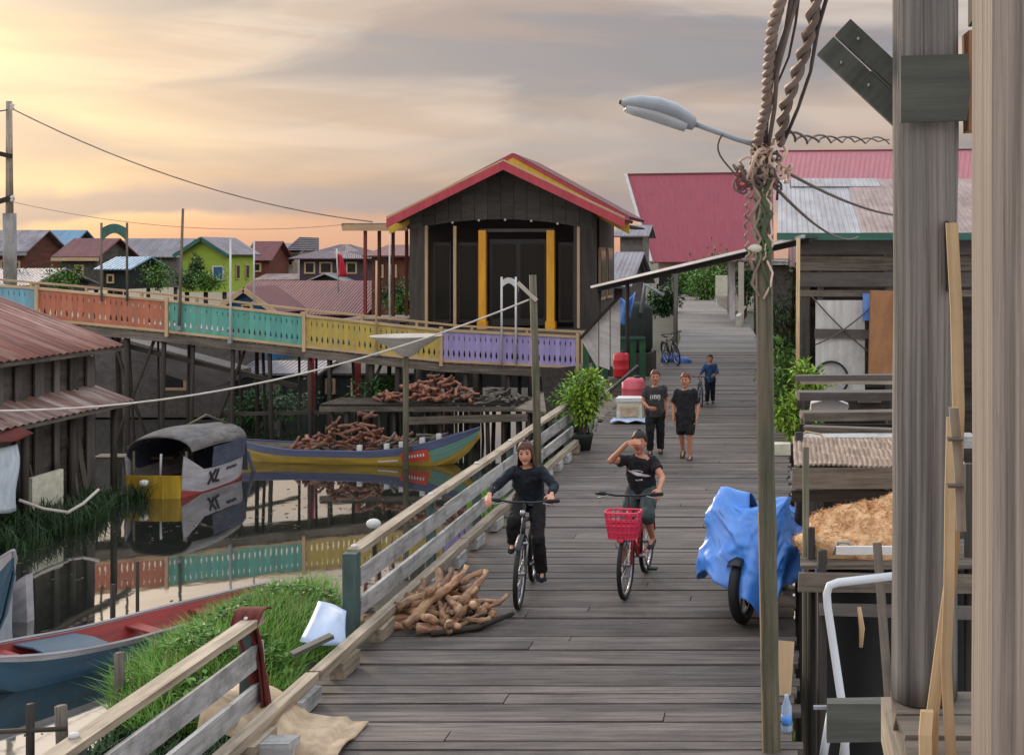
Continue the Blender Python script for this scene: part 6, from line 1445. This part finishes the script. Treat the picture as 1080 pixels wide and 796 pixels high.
ang_board(0,.49,.36,0).build('plank','green_board',parent=ab); ang_board(.545,1.0,.37,0).build('plank','green_board',parent=ab)
A_ = P(862,57,3.14); n_ = P(897,20,3.14)-A_; dr_ = (P(938,128,3.14)-A_).normalized()
q = [A_+n_*.48, A_+n_*.56, A_+n_*.56+dr_*.13, A_+n_*.48+dr_*.13]
MB().prism([x+dr_*.13 for x in q],(0,.022,0)).build('batten','green_board',parent=ab)
for s, u in ((.2,.06),(.8,.05),(.25,.15)):
    MB().ball(A_+n_*s+dr_*u+V((0,-.004,0)),.005,6,4).build('nail','steel',parent=ab,smooth=True)
MB().prism([P(950,59,2.90),P(1021,57,2.90),P(1024,92,2.90),P(1020,127,2.90),P(950,129,2.90)],(0,.02,0)).build('cross_board','green_board',base=P(985,95,2.9),label='flat dark board nailed across the front of the log post',cat='board')
MB().box((.47,2.99,3.62),(.05,.09,.24),jit=.004).build('spacer_block','cardboard',base=(.47,2.99,3.5),label='orange brown block wedged between the log post and the square post',cat='block')
MB().box((.50,3.03,3.92),(.08,.06,.3),jit=.004).build('spacer_block','dark_wood',base=(.5,3.03,3.8),label='dark block high between the log post and the square post',cat='block')
def strip(label, pts, w, t, mat, name='wood_strip'):
    rg = []
    for p in pts: p = V(p); rg.append([p+V((-w/2,0,0)),p+V((w/2,-.004,0)),p+V((w/2,t,0)),p+V((-w/2,t,0))])
    return MB().rings(rg).build(name, mat, base=pts[-1], label=label, cat='strip')
strip('long bent pale strip of split wood between the two posts', [P(1004,235,2.75),P(1009,330,2.74),P(1011,430,2.73),P(1009,520,2.72),P(1003,610,2.70),P(992,690,2.68),P(984,750,2.66),P(982,830,2.64)], .026, .01, 'pale_wood')
strip('second pale strip of split wood beside the bent one, splayed at the bottom', [P(1004,440,2.70),P(1002,520,2.69),P(1001,620,2.66),P(998,700,2.64),P(1001,760,2.62),P(1006,830,2.60)], .022, .01, 'pale_wood')
strip('short darker strip of wood tied over the two pale ones', [P(1006,430,2.66),P(1012,500,2.65),P(1014,560,2.64)], .02, .012, 'rail_wood')
strip('short pointed pale splinter of wood standing on the balcony floor', [P(977,750,2.62)+V((.002,0,0)),P(976,775,2.60),P(977,830,2.58)], .026, .014, 'pale_wood', 'wood_splinter')
for y in (463,512): MB().box(P(1007,y,2.64),(.032,.03,.005)).build('tie','cable',base=P(1007,y,2.64),label=('upper' if y<500 else 'lower')+' dark tie round the split wood strips',cat='tie')
bf = thing('balcony_floor', 'rough plank balcony floor under the log post', 'floor', (.6,2.6,2.1))
for k in range(9):
    y = 1.75+k*.152; MB().beam((.262+R(-.01,.012),y,2.108+R(-.004,.004)),(1.3,y,2.108),.138,.04,jit=.005).build('plank','old_wood',parent=bf)
MB().beam((.275,1.7,2.03),(.275,3.12,2.03),.05,.11,up=(0,0,1)).build('joist','rail_wood',parent=bf)
MB().beam((.3,3.10,2.0),(1.3,3.10,2.0),.06,.16).build('joist','old_wood',parent=bf)
for x, y in ((.62,2.95),(.62,1.8),(1.25,2.95)):
    MB().tube([(x,y,WZ-.6),(x,y,2.05)],.07,8).build('support','pile_wood',parent=bf,smooth=True)
gb = P(907,759,4.0)
MB().box(gb,(.215,.05,.125),jit=.004).build('beam_end','green_board',base=gb,label='short grey board sticking out left below the balcony floor',cat='board')
MB().tube([gb+V((-.15,.03,.03)),gb+V((-.1,.03,.03))],.008,5).build('iron_rod','grey_metal',base=gb+V((-.15,.03,.03)),label='thin rod end left of the short grey board',cat='rod')
MB().tube([gb+V((.06,.06,.0)),gb+V((1.0,.2,.0))],.03,6).build('tie_beam','old_wood',base=gb+V((.5,.1,0)),label='dark tie beam carrying the short grey board under the balcony',cat='beam')

# ------------------------------------------------------------------ rack of planks beside the walk
rk = thing('plank_rack', 'tall timber rack with a woven mat top and a plank shelf', 'rack', (.7,10,0))
for x, y, z1, mat, r in ((.175,9.55,1.72,'pole_wood',.026),(.30,9.3,.98,'dark_wood',.04),(.22,9.45,1.12,'dark_wood',.03),(.16,11.2,1.6,'dark_wood',.04),(1.45,9.5,1.6,'dark_wood',.05),(1.45,11.2,1.6,'dark_wood',.05)):
    MB().tube([(x,y,WZ-.6),(x+R(-.01,.01),y,z1)],r,7).build('post',mat,parent=rk,smooth=True)
mb = MB(); mb.grid(lambda a, b: V((.10+1.4*b, 10.0+1.3*a, 1.50+.007*sin(b*215)+.03*a+.012*sin(a*20+b*9))), 20, 280, 1.3, 1.4); mb.build('mat','thatch',parent=rk,solid=.012)
MB().beam((.08,10.0,1.40),(1.5,10.0,1.40),.035,.17,jit=.004).build('board','old_wood',parent=rk)
MB().beam((.08,10.03,1.25),(1.5,10.03,1.25),.03,.09,jit=.004).build('board','dark_wood',parent=rk)
for k in range(5): MB().beam((.14,9.35+k*.17,.86),(1.5,9.35+k*.17,.865),.16,.035,jit=.004).build('shelf_board','old_wood',parent=rk)
MB().beam((.12,9.25,.76),(1.5,9.25,.74),.05,.13,jit=.006).build('board','old_wood',parent=rk)
MB().beam((.28,9.22,.56),(1.5,9.22,.53),.04,.09,jit=.006).build('board','slope_wall',parent=rk)
MB().grid(lambda a, b: V((.30+1.3*b, 9.75+.03*sin(b*14)+.02*sin(a*6), .72-2.9*a)), 12, 24, 3, 1.3).build('void_shade_sheet','shade_black',parent=rk,smooth=True,solid=.01)  # added sheet, its black stands in for shade below the shelf
MB().grid(lambda a, b: V((.22+.02*sin(b*14), 9.4+1.6*b, .72-2.9*a)), 8, 12, 3, 1.3).build('void_shade_sheet','shade_black',parent=rk,smooth=True,solid=.01)  # side sheet, likewise added to darken the void
mb = MB(); mb.beam(P(925,572,8.6),P(938,745,8.4),.06,.05,up=(0,1,0)); mb.build('strut','old_wood',parent=rk)
# heap of coconut fibre
hb_ = MB()
def fib(a, b):
    th = 2*pi*b; ph = pi*a*.5; rr = 1+.22*noise.noise(V((cos(th)*2,sin(th)*2,a*3)))+.10*noise.noise(V((cos(th)*6,sin(th)*6,a*8)))
    return V((.66+.52*cos(th)*sin(ph)**.7*rr, 9.72+.30*sin(th)*sin(ph)**.7*rr, .88+(.36+.12*cos(th)*sin(ph))*cos(ph)**.8*rr))
hb_.grid(fib, 20, 40, 1, 3); fo = hb_.build('fibre_heap','fibre',base=(.66,9.7,.88),smooth=True,label='shaggy heap of golden brown fibre on the rack shelf',cat='fibre heap')
ft = MB()
for k in range(5000):
    a, b = R(0.02,1), R(0,1); p = fib(a,b); d = V((R(-1,1),R(-1,1),R(-.7,.7))).normalized(); ft.quadleaf(p-d*.02, d, R(.03,.07), .0028)
ft.build('tuft','fibre',parent=fo,calc=False)
MB().tube([P(943,607,7.3),P(884,614,7.2),P(875,617,7.2),P(872,626,7.2),P(873,640,7.2),P(889,748,7.1),P(892,800,7.05)],.024,10).build('drain_pipe','pvc',base=P(880,615,7.2),smooth=True,label='white drain pipe with an elbow below the rack shelf',cat='pipe')
MB().tube([P(906,640,9.0),P(909,662,9.0),P(908,682,9.0)],[.015,.022,.014],7).build('pale_stick','pale_wood',base=P(908,682,9),smooth=True,label='short pale stick hanging before the dark sheet put in for shade under the rack',cat='stick')
MB().tube([P(879,560+24,9.2),P(884,572,9.15),P(895,572,9.15),P(900,580,9.15)],.012,6).build('iron_hook','grey_metal',base=P(884,575,9.2),smooth=True,label='grey iron hook on the front board of the rack',cat='hook')
MB().box(P(912,580,9.1),(.42,.03,.06)).build('white_batten','mark_white',base=P(912,580,9.1),label='white batten lying on the rack shelf in front of the fibre',cat='batten')
for k, (x0, x1) in enumerate(((868,884),(889,903))):
    MB().tube([P(x0,800,8.3),P((x0+x1)/2,752,8.3)],.03,7).build('grey_float','pvc',base=P(x0,800,8.3),smooth=True,label=('left','right')[k]+' pale pipe end at the bottom of the view below the rack',cat='pipe')
# timber stack behind
ts = thing('timber_stack', 'stack of rough planks on trestles behind the rack', 'timber stack', (.8,14,0))
for k, (y, z) in enumerate(((12.2,1.50),(12.6,1.38),(13.2,1.46),(13.6,1.60),(14.3,1.52),(14.9,1.66),(15.6,1.58),(16.4,1.74),(17.2,1.62))):
    MB().beam((.17+R(0,.12),y,z-.14+R(-.03,.03)),(1.9,y+R(-.2,.2),z-.14+R(-.05,.05)),R(.18,.4),R(.04,.12),jit=.01).build('plank',random.choice(('old_wood','rail_wood','slope_wall','rail_board')),parent=ts)
for x in (.3,1.5):
    for y in (12.3,14.6,17): MB().tube([(x,y,WZ-.6),(x,y,1.3)],.05,7).build('trestle_leg','pile_wood',parent=ts,smooth=True)
for y in (12.3,14.6,17): MB().beam((.2,y,1.16),(1.8,y,1.16),.08,.1).build('trestle_bar','pile_wood',parent=ts)
t = thing('foam_tub', 'white foam tub on the plank stack', 'tub', tuple(P(875,440,15)))
q = P(873,440,15); MB().prism([q+V(p) for p in ((-.22,0,0),(.22,0,0),(.26,0,.14),(.05,0,.22),(-.2,0,.16))],(0,.3,0)).build('shell','mark_white',parent=t)
MB().box(P(885,418,17.5),(.42,.3,.18),jit=.01).build('grey_crate','grey_wall',base=P(885,425,17.5),label='small grey crate at the back of the plank stack',cat='crate')
MB().box(P(917,420,17.0),(.3,.3,.1),jit=.01).build('plank_offcut','old_wood',base=P(917,425,17),label='plank offcut right of the small grey crate',cat='offcut')
MB().tube([P(843,462,11.6),P(850,455,11.6),P(866,458,11.6),P(872,466,11.5)],.01,6).build('rope_loop','cream_trim',base=P(850,462,11.6),smooth=True,label='loop of pale rope on the mat top of the rack',cat='rope')
# bottle and a pale board by the light pole
t = thing('bottle', 'clear plastic bottle with a blue label at the foot of the light pole', 'bottle', (.03,8.3,0))
MB().lathe([(.03,0),(.035,.01),(.035,.17),(.014,.22),(.014,.25)],(.03,8.3,.0),12).build('body','sheet_blue',parent=t,smooth=True)
MB().lathe([(.0355,.05),(.0358,.12)],(.03,8.3,0),12).build('label_band','tarp_blue',parent=t,smooth=True)
MB().beam((.0,9.0,-.05),(.03,9.1,.36),.12,.03,up=(0,1,0)).build('pale_board','cream_trim',base=(.0,9,0),label='short pale board standing just right of the light pole',cat='board')
